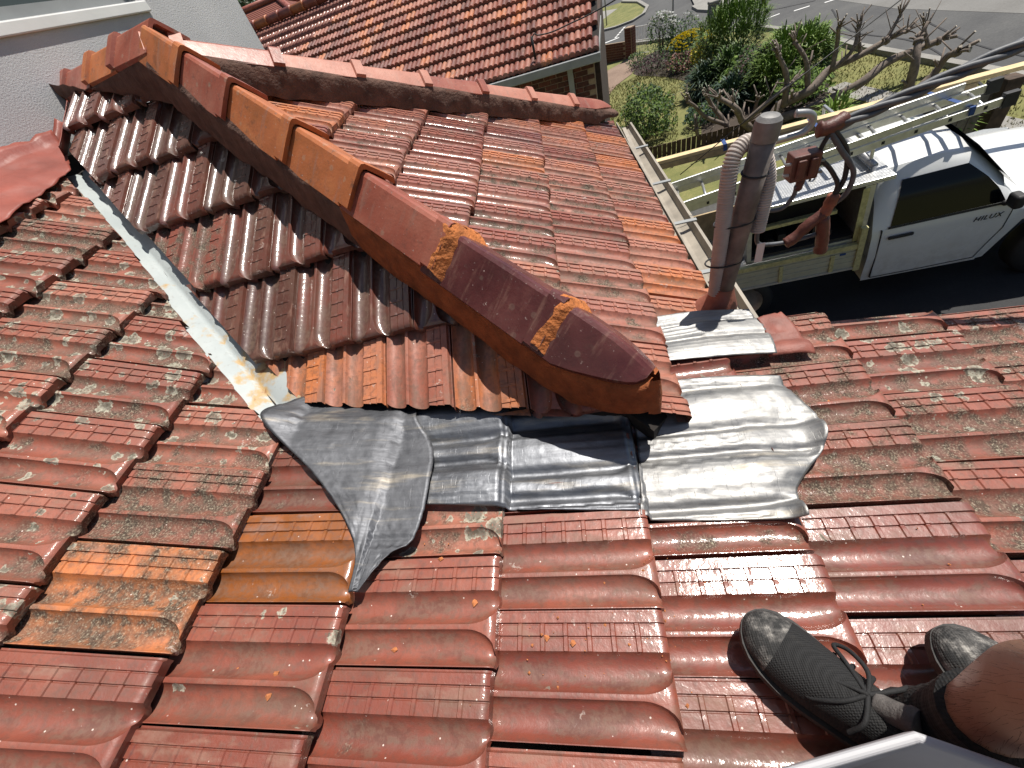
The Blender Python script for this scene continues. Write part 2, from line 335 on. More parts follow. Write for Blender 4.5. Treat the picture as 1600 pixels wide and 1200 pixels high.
def tile_mesh():
    V = []; F = []; ns = len(SB); nv = len(VB)
    for v in VB:
        for s in SB:
            x, h = tile_sh(s, v); V.append((x, v, h))
    for j in range(nv - 1):
        for i in range(ns - 1): F.append((j * ns + i, j * ns + i + 1, (j + 1) * ns + i + 1, (j + 1) * ns + i))
    b = len(V)                          # front lip
    for s in SB: x, h = tile_sh(s, 0); V.append((x, -.001, min(h - .020, -.034)))
    for s in SB: x, h = tile_sh(s, 0); V.append((x, .03, -.036))
    for i in range(ns - 1):
        F.append((b + i, b + i + 1, i + 1, i)); F.append((b + ns + i, b + ns + i + 1, b + i + 1, b + i))
    for side, i in ((0, 0), (1, ns - 1)):
        k = len(V)
        for v in VB: x, h = tile_sh(SB[i], v); V.append((x, v, -.036))
        for j in range(nv - 1):
            q = (j * ns + i, (j + 1) * ns + i, k + j + 1, k + j); F.append(q if side == 0 else q[::-1])
    return sharp(meshdata('roof_tile', V, F, [TILE], True), 38)
TM = tile_mesh(); TV = np.array([v.co[:] for v in TM.vertices])
TBOX = np.array([(x, y, z) for x in (0, W) for y in (0, .376) for z in (-.036, 0)])
def frame(lowpt, sdir, upvec, drop=.030):
    """tile matrix: lowpt = lower left corner, upvec = vector to the next course edge (upslope)"""
    s = Vector(sdir).normalized(); v = Vector(upvec); n = s.cross(v).normalized(); v2 = (v - n * drop).normalized(); n2 = s.cross(v2).normalized()
    M = Matrix.Identity(4)
    for i in range(3): M[i][0] = s[i]; M[i][1] = v2[i]; M[i][2] = n2[i]; M[i][3] = lowpt[i]
    return M
NT = [0]
def add_tile(parent, M, color, clips=(), jit=1.0):
    J = Matrix.Translation((random.gauss(0, .0014) * jit, random.gauss(0, .0055) * jit, random.gauss(0, .0022) * jit)) @ Matrix.Rotation(random.gauss(0, .007) * jit, 4, 'Z') @ Matrix.Rotation(random.gauss(0, .007) * jit, 4, 'Y') @ Matrix.Rotation(random.gauss(0, .005) * jit, 4, 'X')
    M = M @ J; me = TM
    A = np.array(M); P = TBOX @ A[:3, :3].T + A[:3, 3]; cut = []
    for co, no in clips:
        d = (P - np.array(co)) @ np.array(no)
        if d.max() < .004: return None
        if d.min() < -.001: cut.append((co, no))
    if cut:
        bm = bmesh.new(); bm.from_mesh(TM); Mi = M.inverted()
        for co, no in cut:
            lc = Mi @ Vector(co); ln = (M.to_3x3().transposed() @ Vector(no)).normalized()
            r = bmesh.ops.bisect_plane(bm, geom=bm.verts[:] + bm.edges[:] + bm.faces[:], dist=1e-5, plane_co=lc, plane_no=ln, clear_inner=True)
        if len(bm.faces) < 3: bm.free(); return None
        me = bpy.data.meshes.new('roof_tile_cut'); bm.to_mesh(me); bm.free(); me.materials.clear(); me.materials.append(TILE)
        sharp(me, 38)
    o = put('roof_tile', me, parent, M); o.color = color; NT[0] += 1; return o

house = thing('house', 'terracotta tiled house with hipped roof wing and white rendered upper storey, in the foreground', 'house', (-1.5, 1.5, -3.8))
DECK = simple('dark_sarking', (.02, .016, .014), .95, .3, 10, .2)
# --- main slope
mb = MB(); xs = [ME[i][0] for i in range(-8, 8)]
for i in range(-8, 7):
    xa, za = ME[i]; xb, zb = ME[i + 1]; far = 2.4 if xb < -1.2 else (.80 if xb < .35 else .93)
    mb.box((0, 0, 0), (1, 1, 1)); 
    mb.V[-8:] = [(xa, -1.2, za - .11), (xb, -1.2, zb - .11), (xb, far, zb - .11), (xa, far, za - .11), (xa, -1.2, za - .062), (xb, -1.2, zb - .062), (xb, far, zb - .062), (xa, far, za - .062)]
mroof = mb.part('main_roof', DECK, house)
VC0 = Vector((-1.819, 1.624, .69)); VC1 = Vector((-.706, .579, .13)); vd = VC1 - VC0
vn = Vector((vd.y, -vd.x, 0)).normalized()
if vn.dot(Vector((-1, -1, 0))) < 0: vn = -vn
VERGE = (Vector((0, .951, 0)), Vector((0, -1, 0)))
special = {(-1, 1.5): (1.0, .05, .05, 1.), (-2, 1.): (.86, .95, .35, .3), (-2, 2.): (.55, 1.0, .2, .3), (0, 2.): (.62, .55, .75, .3), (1, 1.5): (.50, .1, .1, .8), (0, 1.): (.5, .08, .1, .7), (1, .5): (.44, .2, .15, .8),
           (-1, .5): (.47, .25, .5, .7), (0, 0.): (.42, .45, .2, .8), (2, 1.): (.44, .15, .1, .8), (2, 0.): (.42, .1, .05, .8), (3, 1.5): (.42, .15, .25, .95), (3, 2.5): (.5, .95, .3, .5), (3, .5): (.40, .05, .1, 1.),
           (4, 4.): (.5, .7, .75, .6), (4, 3.): (.5, .85, .45, .4), (4, 2.): (.5, .85, .35, .4), (3, 3.5): (.5, .9, .2, .5), (-2, 0.): (.45, .15, .3, .7), (-2, 1. - 2): (.44, .15, .3, .7), (-3, 2.5): (.52, .5, .62, .5), (-3, 1.5): (.55, .7, .6, .4)}
for i in range(-8, 8):
    off = 0. if i % 2 == 0 else .5
    x0, z0 = ME[i - 1]; x1, z1 = ME[i]
    for j in range(-5, 13):
        b = j + off
        ya, yb = (b - 1) * W, b * W
        if ya < -1.0 or (i > 4 and ya < -.6): continue
        clips = []
        if i >= 2:
            if ya >= .95: continue
            clips = [VERGE]
        elif i >= -1:
            if ya > (.72 if i < 1 else .8): continue
        else:
            if ya > 2.0: continue
            clips = [(VC0 + vn * (.012 * math.sin(j * 5.1)), vn)]
        if x1 < -2.16: continue
        M = frame((x1, ya, z1 + .004), (0, 1, 0), (x0 - x1, 0, z0 - z1))
        left = i <= -2
        key = (i, b)
        if key in special: c = special[key]
        else:
            tone = random.choice([.46, .5, .54, .56, .6, .64]) if left else random.choice([.36, .42, .47, .52])
            gr = random.random(); li = random.random()
            c = (tone, (.45 + .5 * gr * gr) if left else .30 + .4 * gr, (.66 + .30 * li) if left else .15 + .3 * li, random.uniform(.3, .65) if left else random.uniform(.7, .95))
            if i >= 3 and b > 1.4: c = (random.choice([.48, .54, .58]), .6 + .38 * gr, .35 + .4 * li, .5)
        if left and x1 < -2.0: clips = clips + [(Vector((-2.085, 0, 0)), Vector((1, 0, 0)))]
        add_tile(mroof, M, c, clips)
# --- wing, front slope
fn = -(hip(1.) - hip(0.)); hn = Vector((fn.y, -fn.x, 0)).normalized()     # horizontal normal of the hip
if hn.dot(Vector((-1, -1, 0))) < 0: hn = -hn
LC0 = Vector((-1.668, 1.59, .68)); LC1 = Vector((-.708, .711, .147)); ld = LC1 - LC0; ln_ = Vector((-ld.y, ld.x, 0)).normalized()
if ln_.dot(Vector((1, 1, 0))) < 0: ln_ = -ln_
mb = MB(); lo = .06
def Lp(x, y, d=0): return (x, y, Lz(x, y) - d)
pts = [(-.66, .71), (.36, .56), hip(.2)[:2], hip(.5)[:2], hip(.84)[:2], (-1.93, 2.1), (-1.93, 1.85), (-1.64, 1.62)]
mb.add([Lp(*q[:2], lo) for q in pts] + [Lp(*q[:2], lo + .05) for q in pts], [tuple(range(8)), tuple(range(15, 7, -1))] + [(k, k + 8, (k + 1) % 8 + 8, (k + 1) % 8) for k in range(8)])
froof = mb.part('wing_front_slope', DECK, house)
X0 = {1: -1.53893, 2: -1.63553, 3: -1.33879, 4: -1.03894, 5: -.7368, 6: -.7368 + .105, 0: -1.75, -1: -1.85}
BC0 = Vector((-.675, .672, 0)); BC1 = Vector((.41, .518, 0)); bn = Vector((-(BC1 - BC0).y, (BC1 - BC0).x, 0)).normalized()
if bn.y < 0: bn = -bn
for a in range(-1, 7):
    for k in range(-6, 14):
        xs_ = X0[a] + .072 - W + k * W
        low = L0 + UX * xs_ + UL * (5 - a) * G
        if low.x < -2.3 or low.x > .8: continue
        clips = [(LC0 + ln_ * (.014 * math.sin(a * 3.3)), ln_), (hip(0), hn), (Vector((-1.93, 0, 0)), Vector((1, 0, 0)))]
        if a == 6: clips.append((BC0, bn))
        if a <= 1: clips.append((Vector((0, 2.12, 0)), Vector((0, -1, 0))))
        M = frame(low + NL * .004, UX, UL * G)
        if a == 6: c = ([.80, .78, .64, .80, .56, .50, .66, .46][max(0, min(7, k))], .42, .3, .5)
        elif a == 5 and k >= 4: c = (.30, .25, .2, .95)
        else: c = (random.choice([.14, .2, .24, .28, .24]), .12 + .2 * random.random(), .15 * random.random(), random.uniform(.85, 1))
        if a == 4 and k <= 0: c = (.4, .85, .2, .3)
        add_tile(froof, M, c, clips)
# --- wing, end slope towards the driveway
bd = Vector((BH_END.x - APEX.x, BH_END.y - APEX.y, 0)); bhn = Vector((-bd.y, bd.x, 0)).normalized()
if bhn.y > 0: bhn = -bhn
mb = MB()
def Rp(x, y, d=0): return (x, y, Rz(x, y) - d)
pts = [hip(.02)[:2], (.74, .98), (.62, 3.45), APEX[:2]]
mb.add([Rp(*q[:2], .06) for q in pts] + [Rp(*q[:2], .11) for q in pts], [(0, 1, 2, 3), (7, 6, 5, 4)] + [(k, k + 4, (k + 1) % 4 + 4, (k + 1) % 4) for k in range(4)])
rroof = mb.part('wing_end_slope', DECK, house)
for i in range(-5, 3):
    ii = 1.86 if i == 2 else i
    for j in range(-6, 16):
        b = j + (0 if i % 2 else .5)
        low = R0 + DR * (ii * G) + UY * ((b - 1) * W)
        clips = [(hip(0), -hn), (Vector((APEX.x, APEX.y, 0)), bhn)]
        if i == 2: clips.append((Vector((.44, .99, 0)), Vector((0, 1, 0))))
        if i >= 1: clips.append((Vector((0, .545, 0)), Vector((0, 1, 0))))
        M = frame(low + NR * .004, UY, -DR * G)
        gr = random.random()
        c = (random.choice([.5, .58, .64, .68, .72, .66, .62, .74]), .2 + .62 * gr, .3 * random.random(), random.uniform(.35, .95))
        if random.random() < .10: c = (.82, .2, .1, .4)
        if i == 2 and low.y < 1.40: c = ([.74, .80, .70][j % 3], .15, .1, .3)
        add_tile(rroof, M, c, clips)
# --- ridge and hip caps
def cap_mesh(name, L, mat, w=.11, ph=48, th=.013, col=.045, tip=False):
    V = []; F = []; cp = math.cos(math.radians(ph)); sp = math.sin(math.radians(ph)); hw = .010
    st = [(0., 0.), (col, 0.), (col + .004, 1.), (L, 1.)] if not tip else [(0., 0), (.012, 0), (.03, 0), (.06, 0), (.10, 0), (.15, 0), (.2, 0), (L, 0)]
    prof = lambda t, x: None
    for k, (x, s) in enumerate(st):
        off = 0. if s else .016
        if tip: off = .006
        ws = w
        if tip: ws = w * (.10 + .90 * min(1, (x / .19) ** .6))
        taper = 1 - .03 * x / L
        ring = [(-(hw + ws * cp) * taper, off - ws * sp), (-(hw + ws * cp * .5) * taper, off - ws * sp * .5), (-hw, off - .004), (0, off), (hw, off - .004), ((hw + ws * cp * .5) * taper, off - ws * sp * .5), ((hw + ws * cp) * taper, off - ws * sp)]
        inner = [(y * .93, z - th * 1.3) for y, z in ring]
        dip = -.026 * (1 - min(1, x / .15)) ** 2 if tip else 0
        V += [(x, y, z + dip) for y, z in ring] + [(x, y, z + dip) for y, z in inner]
    n = 14
    for k in range(len(st) - 1):
        a, b = k * n, (k + 1) * n
        for q in range(6):
            F.append((a + q, b + q, b + q + 1, a + q + 1)); F.append((a + 7 + q, a + 8 + q, b + 8 + q, b + 7 + q))
        F.append((a, a + 7, b + 7, b)); F.append((a + 6, b + 6, b + 13, a + 13))
    for a, rev in ((0, False), ((len(st) - 1) * n, True)):
        for q in range(6):
            f = (a + q, a + q + 1, a + 8 + q, a + 7 + q); F.append(f[::-1] if rev else f)
    return sharp(meshdata(name, V, F, [mat], True), 14)
def axis_frame(o, d):                      # x along d (upwards), y lateral, z up
    d = Vector(d).normalized(); y = UZ.cross(d).normalized(); z = d.cross(y); M = Matrix.Identity(4)
    for i in range(3): M[i][0] = d[i]; M[i][1] = y[i]; M[i][2] = z[i]; M[i][3] = o[i]
    return M
CH = Vector((0, 0, .197)); hd = (hip(.8) - hip(0)).normalized()
foot = hip(.004) + CH + Vector((0, 0, -.03)); seg = [0., .27, .64, 1.0, 1.33, 1.69, 2.01]; caps = [CAP_PURPLE, CAP_PURPLE, CAP_RED, CAP_ORANGE, CAP_ORANGE, CAP_RED, CAP_ORANGE]
hipend = hip(.845) + CH
for k, s in enumerate(seg):
    L = (seg[k + 1] - s if k + 1 < len(seg) else .27) + (.02 if k == 0 else .05)
    me = cap_mesh('hip_cap', L, caps[k], tip=(k == 0), w=.132 if k < 2 else .122)
    o = hip(0) + CH + hd * (s + (.045 if k == 0 else .015)) + Vector((0, 0, -.004 if k == 0 else 0))
    M = axis_frame(o, hd + Vector((0, 0, -.025 if k else .0))) @ Matrix.Rotation(random.gauss(0, .015), 4, 'X')
    ob = put('hip_cap', me, house, M)
    if k in (3, 4, 6): ob['label'] = 'orange clay hip cap on the front hip'
    if k == 0: ob['label'] = 'dark purple glazed end cap at the foot of the front hip'
def mortar_run(name, crest0, crest1, zf, side, lat, drop, mats, seedv, lenn=None, tipf=None):
    d = (crest1 - crest0); Ld = d.length; d.normalize(); y = UZ.cross(d).normalized() * side; n = max(8, int(Ld / .016)); V = []; F = []; mi = []
    for k in range(n + 1):
        t = k / n; c = crest0 + d * (Ld * t); q = tipf(Ld * t) if tipf else 1.
        a = c + y * (.010 + (lat - .012) * q) + Vector((0, 0, -drop * q - .006)); inn = c + y * (lat * .45 * q) + Vector((0, 0, -drop * .55 * q - .012))
        jx = nz(t * Ld * 9, seedv, 0) * .008; jz = nz(t * Ld * 14, seedv + 9, 3) * .012
        b = a + y * (.006 + jx); ye = .672 - .142 * (b.x + .675)
        b.z = max(zf(b.x, max(b.y, ye) if tipf else b.y), Mz(b.x) - .02) - .012 + jz + (.055 * max(0, 1 - Ld * t / .36) if tipf else 0)
        V.append(inn); V.append(a)
        for q5 in (.2, .4, .6, .8): V.append(a.lerp(b, q5) + y * (.006 * math.sin(q5 * 3.1) + nz(t * Ld * 26, seedv + q5 * 7, q5 * 3) * .009) + Vector((0, 0, nz(t * Ld * 31, seedv + 40 + q5 * 9) * .006)))
        V.append(b)
    for k in range(n):
        for q in range(6): F.append((k * 7 + q, k * 7 + q + 1, k * 7 + q + 8, k * 7 + q + 7)); mi.append(0 if k / n * Ld < (lenn or 99) else 1)
    me = meshdata(name, V, F, mats, True, mi); put(name, me, house); return [Vector(q) for q in V[:7]]
hw = .010 + .121 * math.cos(math.radians(48)); hdp = .121 * math.sin(math.radians(48))
tpf = lambda x: .10 + .90 * min(1, (max(0, x) / .19) ** .6)
sg_ = 1 if UZ.cross(hd).dot(hn) > 0 else -1; cst = hip(0) + CH + hd * .050 + Vector((0, 0, -.026))
ea = mortar_run('mortar_bedding', cst, hip(.85) + CH, lambda x, y: Lz(x, y), sg_, hw, hdp, [MORT_O, MORT_B], 1.3, 1.05, tpf)
eb = mortar_run('mortar_bedding', cst, hip(.85) + CH, lambda x, y: Rz(x, y), -sg_, hw, hdp, [MORT_O, MORT_B], 7.7, .8, tpf)
V = []
for q in range(1, 7):
    for k in range(7):
        t = k / 6; p = ea[q].lerp(eb[q], t) - hd * (.016 * math.sin(math.pi * t) + nz(k * 1.3, q * 1.7) * .006 * math.sin(math.pi * t)); V.append(p)
V[-7:] = [p + Vector((0, 0, -.008)) for p in V[-7:]]
put('mortar_plug', meshdata('mortar_plug', V, [(q * 7 + k, q * 7 + k + 1, q * 7 + k + 8, q * 7 + k + 7) for q in range(5) for k in range(6)], [MORT_O], True), house)
for s in (.262, .632):                                     # fresh orange mortar at the lower joints
    mb = MB(); M = axis_frame(hip(0) + CH + hd * s, hd); cp, sp = math.cos(math.radians(48)), math.sin(math.radians(48)); V = []
    rows = [(-.030, -.026), (-.006, -.006), (.012, .006), (.026, .015), (.040, .013)]
    for x, off in rows:
        for q in range(-8, 9):
            t = abs(q) / 8; yy = (.010 + .121 * cp * max(0, t - .1) / .9) * (1 if q > 0 else -1 if q < 0 else 0); zz = off - .121 * sp * max(0, t - .1) / .9
            V.append(M @ Vector((x + nz(q * 1.7, s * 9, x * 30) * .014, yy * (1.04 if x > .01 else 1), zz + nz(q * 2.1, s * 5, x * 50) * .007)))
    mb.add(V, [(r * 17 + q, r * 17 + q + 1, (r + 1) * 17 + q + 1, (r + 1) * 17 + q) for r in range(4) for q in range(16)])
    mb.part('joint_mortar', MORT_J, house, True)
# rear hip
AP2 = APEX + Vector((0, 0, -.03)); BH_END = BH_END + Vector((0, 0, -.035)); rd = (AP2 - BH_END).normalized(); Lr = (AP2 - BH_END).length; k = 0; s = .0
while s < Lr - .05:
    L = min(.36, Lr - s) + .045
    me = cap_mesh('rear_hip_cap', L, CAP_PINK if k % 3 else CAP_RED, w=.088, ph=42, tip=(k == 0))
    put('rear_hip_cap', me, house, axis_frame(BH_END + rd * s, rd + Vector((0, 0, -.02)))); s += .36; k += 1
sgn = 1 if UZ.cross(rd).dot(Vector((1, -1, 0))) > 0 else -1
mortar_run('rear_hip_mortar', BH_END, AP2, lambda x, y: Rz(x, y), sgn, .010 + .088 * math.cos(math.radians(42)), .088 * math.sin(math.radians(42)), [MORT_B, MORT_B], 4.4)
mortar_run('rear_hip_mortar', BH_END, AP2, lambda x, y: Rz(x, y) - .1, -sgn, .010 + .088 * math.cos(math.radians(42)), .088 * math.sin(math.radians(42)), [MORT_B, MORT_B], 6.4)
# short ridge to the upper wall
RE = Vector((-2.085, 2.28, 1.045)); dd = (APEX - RE).normalized(); Lg = (APEX - RE).length
for s, L, mat in ((.0, .36, CAP_RED), (.33, .33, CAP_ORANGE), (.62, Lg - .62 + .05, CAP_RED)):
    put('ridge_cap', cap_mesh('ridge_cap', L, mat, w=.125, ph=42), house, axis_frame(RE + dd * s + Vector((0, 0, .004 + s * .012)), dd + Vector((0, 0, -.02))))
for sg in (1, -1): mortar_run('ridge_mortar', RE, APEX, lambda x, y: Lz(x, y) if y < 2.2 else .9, sg, .10, .085, [MORT_B, MORT_B], 2.2 + sg)
# --- painted valley gutter
n = 60; V = []; vc0 = Vector((-1.93, 1.79, .70)); vc1 = Vector((-.70, .635, .075)); vd_ = (vc1 - vc0)
pd = Vector((-vd_.y, vd_.x, 0)).normalized()
if pd.dot(Vector((1, 1, 0))) < 0: pd = -pd
for k in range(n + 1):
    c = vc0 + vd_ * (k / n); row = []
    for t, q in ((-.17, -1), (-.09, -1), (-.012, -1), (0, 0), (.012, 1), (.09, 1), (.17, 1)):
        p = c + pd * t; p.z += abs(t) * .30 + (.010 if abs(t) == .012 else 0) + nz(k * .35, t * 30) * .004
        V.append(p)
F = [(k * 7 + q, k * 7 + q + 1, k * 7 + q + 8, k * 7 + q + 7) for k in range(n) for q in range(6)]
put('valley_gutter', meshdata('valley_gutter', V, F, [VALLEY], True), house)
# --- roof gutter along the end slope, with spacer brackets
gx = lambda y: .855 - .0345 * (y - 1.15)
mb = MB(); y0, y1 = .955, 3.50; gz = -.245
prof = [(-.115, .035), (-.115, -.06), (-.02, -.075), (0, -.07), (0, .006), (-.014, .008), (-.014, .0), (-.022, -.030), (-.060, -.040), (-.100, -.040), (-.106, -.03), (-.109, .035)]
V = [(gx(y) + a, y, gz + b + (y - 1) * .004) for y in (y0, y1) for a, b in prof]; m = len(prof)
mb.add(V, [(k, (k + 1) % m, (k + 1) % m + m, k + m) for k in range(m)]); mb.quad(V[m + 1], V[m + 2], V[m + 3], V[m + 4])
gut = mb.part('roof_gutter', GUTTER, house)
for y in (1.42, 1.86, 2.35, 2.95): put('gutter_bracket', MB().box((gx(y) - .12, y - .012, gz + .008 + (y - 1) * .004), (gx(y) + .004, y + .012, gz + .014 + (y - 1) * .004)).me('gutter_bracket', GREYTRIM), gut)
MB().box((.69, 1.0, -.62), (.715, 3.4, -.22)).part('fascia_board', GUTTER, house)
mb = MB(); mb.add([(.45, .93, -.17), (2.3, .93, -.44), (2.3, .93, -.62), (.45, .93, -.36), (.45, .955, -.17), (2.3, .955, -.44), (2.3, .955, -.62), (.45, .955, -.36)], [(0, 1, 2, 3), (7, 6, 5, 4), (0, 4, 5, 1), (3, 2, 6, 7), (1, 5, 6, 2), (0, 3, 7, 4)])
mb.part('verge_board', GUTTER, house)
HB = simple('house_brick', (.20, .09, .06), .9, .3, 14, .4)
mb = MB(); mb.box((-8, -6, -4.0), (.9, .75, -.45)); mb.box((-8, .75, -4.0), (.60, 3.3, -.75)); mb.part('lower_wall', HB, house)
# --- white rendered upper storey
wx = -2.085; mb = MB(); WY0, WY1, WZ0, WZ1 = -1.2, 3.10, 1.262, 2.7
mb.quad((wx, -6, .3), (wx, 4.2, .3), (wx, 4.2, WZ0), (wx, -6, WZ0)); mb.quad((wx, -6, WZ1), (wx, 4.2, WZ1), (wx, 4.2, 4.2), (wx, -6, 4.2))
mb.quad((wx, -6, WZ0), (wx, WY0, WZ0), (wx, WY0, WZ1), (wx, -6, WZ1)); mb.quad((wx, WY1, WZ0), (wx, 4.2, WZ0), (wx, 4.2, WZ1), (wx, WY1, WZ1))
mb.quad((wx, WY0, WZ0), (wx, WY1, WZ0), (wx - .09, WY1, WZ0), (wx - .09, WY0, WZ0)); mb.quad((wx, WY1, WZ0), (wx, WY1, WZ1), (wx - .09, WY1, WZ1), (wx - .09, WY1, WZ0))
mb.quad((wx, 4.2, -4), (-8, 4.2, -4), (-8, 4.2, 4.2), (wx, 4.2, 4.2)); mb.quad((wx, 4.2, -4), (wx, 4.2, .3), (wx, 3.3, .3), (wx, 3.3, -4)); mb.quad((wx, -6, 4.2), (wx, 4.2, 4.2), (-8, 4.2, 4.2), (-8, -6, 4.2))
mb.part('upper_wall', RENDER, house)
mb = MB(); mb.box((wx - .088, WY0, WZ0 + .001), (wx - .04, WY1 - .001, WZ0 + .05)); mb.box((wx - .088, WY1 - .055, WZ0 + .051), (wx - .04, WY1 - .001, WZ1)); mb.box((wx - .088, .9, WZ0 + .051), (wx - .045, .96, WZ1))
win = mb.part('window', GREYTRIM, house)
mb = MB(); mb.quad((wx - .075, WY0, WZ0 + .05), (wx - .075, WY1 - .05, WZ0 + .05), (wx - .075, WY1 - .05, WZ1), (wx - .075, WY0, WZ1)); mb.part('window_pane', GLASS, win)
mb = MB(); mb.box((wx + .002, WY0 - .05, WZ0 - .055), (wx + .018, WY1 + .06, WZ0 - .004)); bev(mb.part('window_sill', WHITE, win), .006)
# --- red painted flashings at the wall
def sheet(name, left, right, zf, mat, parent, ns=24, nt=26, off=.01, wr=.006, seed=0., thick=.0025, fold=None, ragged=.0):
    Lf = spline([(*p, 0) for p in left], 6); Rf = spline([(*p, 0) for p in right], 6)
    def at(C, t):
        f = t * (len(C) - 1); i = min(int(f), len(C) - 2); return C[i].lerp(C[i + 1], f - i)
    V = []
    for j in range(nt + 1):
        a, b = at(Lf, j / nt), at(Rf, j / nt)
        for i in range(ns + 1):
            p = a.lerp(b, i / ns)
            if ragged and j in (0, nt): p.y += nz(i * .6, seed + j) * ragged
            if ragged and i in (0, ns): p.x += nz(j * .6, seed + 7 + i) * ragged
            z = zf(p.x, p.y) + off + nz(p.x * 9, p.y * 9, seed) * wr + nz(p.x * 28, p.y * 22, seed + 3) * wr * .35
            if fold: z += fold(p.x, p.y, i / ns, j / nt)
            V.append((p.x, p.y, z))
    F = [(j * (ns + 1) + i, j * (ns + 1) + i + 1, (j + 1) * (ns + 1) + i + 1, (j + 1) * (ns + 1) + i) for j in range(nt) for i in range(ns)]
    me = meshdata(name, V, F, [mat], True); me.flip_normals() if me.polygons[len(F) // 2].normal.z < 0 else None
    o = put(name, me, parent); so_ = o.modifiers.new('s', 'SOLIDIFY'); so_.thickness = thick; so_.offset = 0; return o
def tile_field(x, y, ribs=True):
    i = next((k for k in range(-7, 9) if x <= ME[k][0]), 8); x0, z0 = ME[i - 1]; x1, z1 = ME[i]
    Lc = math.hypot(x1 - x0, z1 - z0); v = (x1 - x) / (x1 - x0) * Lc
    s = (y / W - (0 if i % 2 == 0 else .5)) % 1. * W
    sx = s; f = fan(v); c0 = [0, .006, .0625 - .036 * f, .0645 - .036 * f, .0735 + .030 * f, .0755 + .030 * f, .1335, .1365, .21]; c1 = [0, .006, .0625, .0645, .0735, .0755, .1335, .1365, .21]
    _, h = tile_sh(float(np.interp(sx, c0, c1)), max(v, .012), ribs)
    return z1 + (z0 - z1) * v / Lc - .030 * v / Lc + .004 + h
def draped(x, y, r=.010):
    z = 0; k = 0; zm = -9
    for a in (-1, 0, 1):
        for b in (-1, 0, 1): q = tile_field(x + a * r * .8, y + b * r, False); z += q; k += 1; zm = max(zm, q)
    return z / k * .45 + zm * .55
def wallz(x, y): return Mz(x) + (.0 if x > -2.1 else (-2.1 - x) * 2.0)
sheet('wall_flashing', [(-2.08, .6), (-2.08, 1.2), (-2.08, 1.98)], [(-1.70, .6), (-1.78, 1.2), (-1.87, 1.72)], lambda x, y: Mz(x) + (.0 if x > -2.05 else (-2.05 - x) * 1.2), FLASH_RED, house, 24, 50, .012, .012, 3.1, ragged=.006)
sheet('wall_flashing', [(-2.08, 1.88), (-2.08, 1.95), (-2.08, 2.04)], [(-1.92, 1.80), (-1.92, 1.90), (-1.92, 2.02)], lambda x, y: Lz(x, y) - .075 + (.0 if x < -1.98 else (x + 1.98) * 1.2) + (.0 if x > -2.06 else (-2.06 - x) * 1.0), FLASH_RED, house, 16, 24, .0, .008, 5.1)
print('TILES', NT[0])
# ------------------------------------------------------------------ lead sheets on the tiles
def lead(name, label, left, right, mat, _s, zf=None, **kw):
    cx = sum(p[0] for p in left + right) / len(left + right); cy = sum(p[1] for p in left + right) / len(left + right)
    o = sheet(name, left, right, zf or draped, mat, None, **kw); return tag(o, label, 'flashing', 'lead flashing sheets')
def rise(x, y):
    t = min(1, max(0, (y - .50) / .14)); return t * t * (3 - 2 * t) * min(.026, max(0, (x + .62) * .06))
lead('lead_flashing', 'dull grey lead apron tapering to a tail below the end of the valley', [(-.315, .125), (-.322, .20), (-.375, .29), (-.51, .42), (-.70, .575), (-.68, .66), (-.60, .75)], [(-.300, .13), (-.25, .205), (-.20, .24), (-.185, .34), (-.195, .49), (-.26, .60), (-.28, .75)], LEAD_A, 1.,
     zf=lambda x, y: draped(x, y, .022) * .5 + (Mz(x) - .004) * .5 + .008 + max(0, -.52 - x) * .02 + rise(x, y) - max(0, y - .585) * .30, ns=34, nt=60, off=.010, wr=.002, seed=1.)
lead('lead_flashing', 'long grey lead sheet dressed over two tile courses under the front slope', [(-.30, .345), (-.30, .5), (-.30, .78)], [(.335, .300), (.335, .5), (.335, .76)], LEAD_D, 2., zf=lambda x, y: draped(x, y, .013) + rise(x, y), ns=110, nt=60, off=.007, wr=.003, seed=2.)
def foldD(x, y, i, j):
    e = max(0, (i - .86) / .14); return e * e * .024 * (math.sin(j * 11 + 1.2) * .8 + .35) + .012 * max(0, i - .7) * math.sin(j * 23)
lead('lead_flashing', 'large bright silver lead sheet with a crumpled right edge below the hip end', [(.318, .292), (.335, .42), (.345, .56), (.345, .72)], [(.648, .272), (.652, .31), (.664, .35), (.705, .395), (.752, .44), (.776, .49), (.778, .56), (.762, .62), (.752, .685)], LEAD, 3., zf=lambda x, y: draped(min(x, .612), y, .016) - .14 * max(0, x - .612) + .0 * y, ns=64, nt=60, off=.010, wr=.004, seed=3., fold=foldD)
lead('lead_flashing', 'small silver lead sheet beside the foot of the service mast, in its shadow', [(.455, .775), (.46, .88), (.455, 1.0)], [(.775, .770), (.785, .88), (.770, .985)], LEAD, 4., zf=lambda x, y: draped(min(x, .612), y, .018) - .14 * max(0, x - .612) + max(0, y - .93) * -.10, ns=54, nt=40, off=.012, wr=.004, seed=4.)
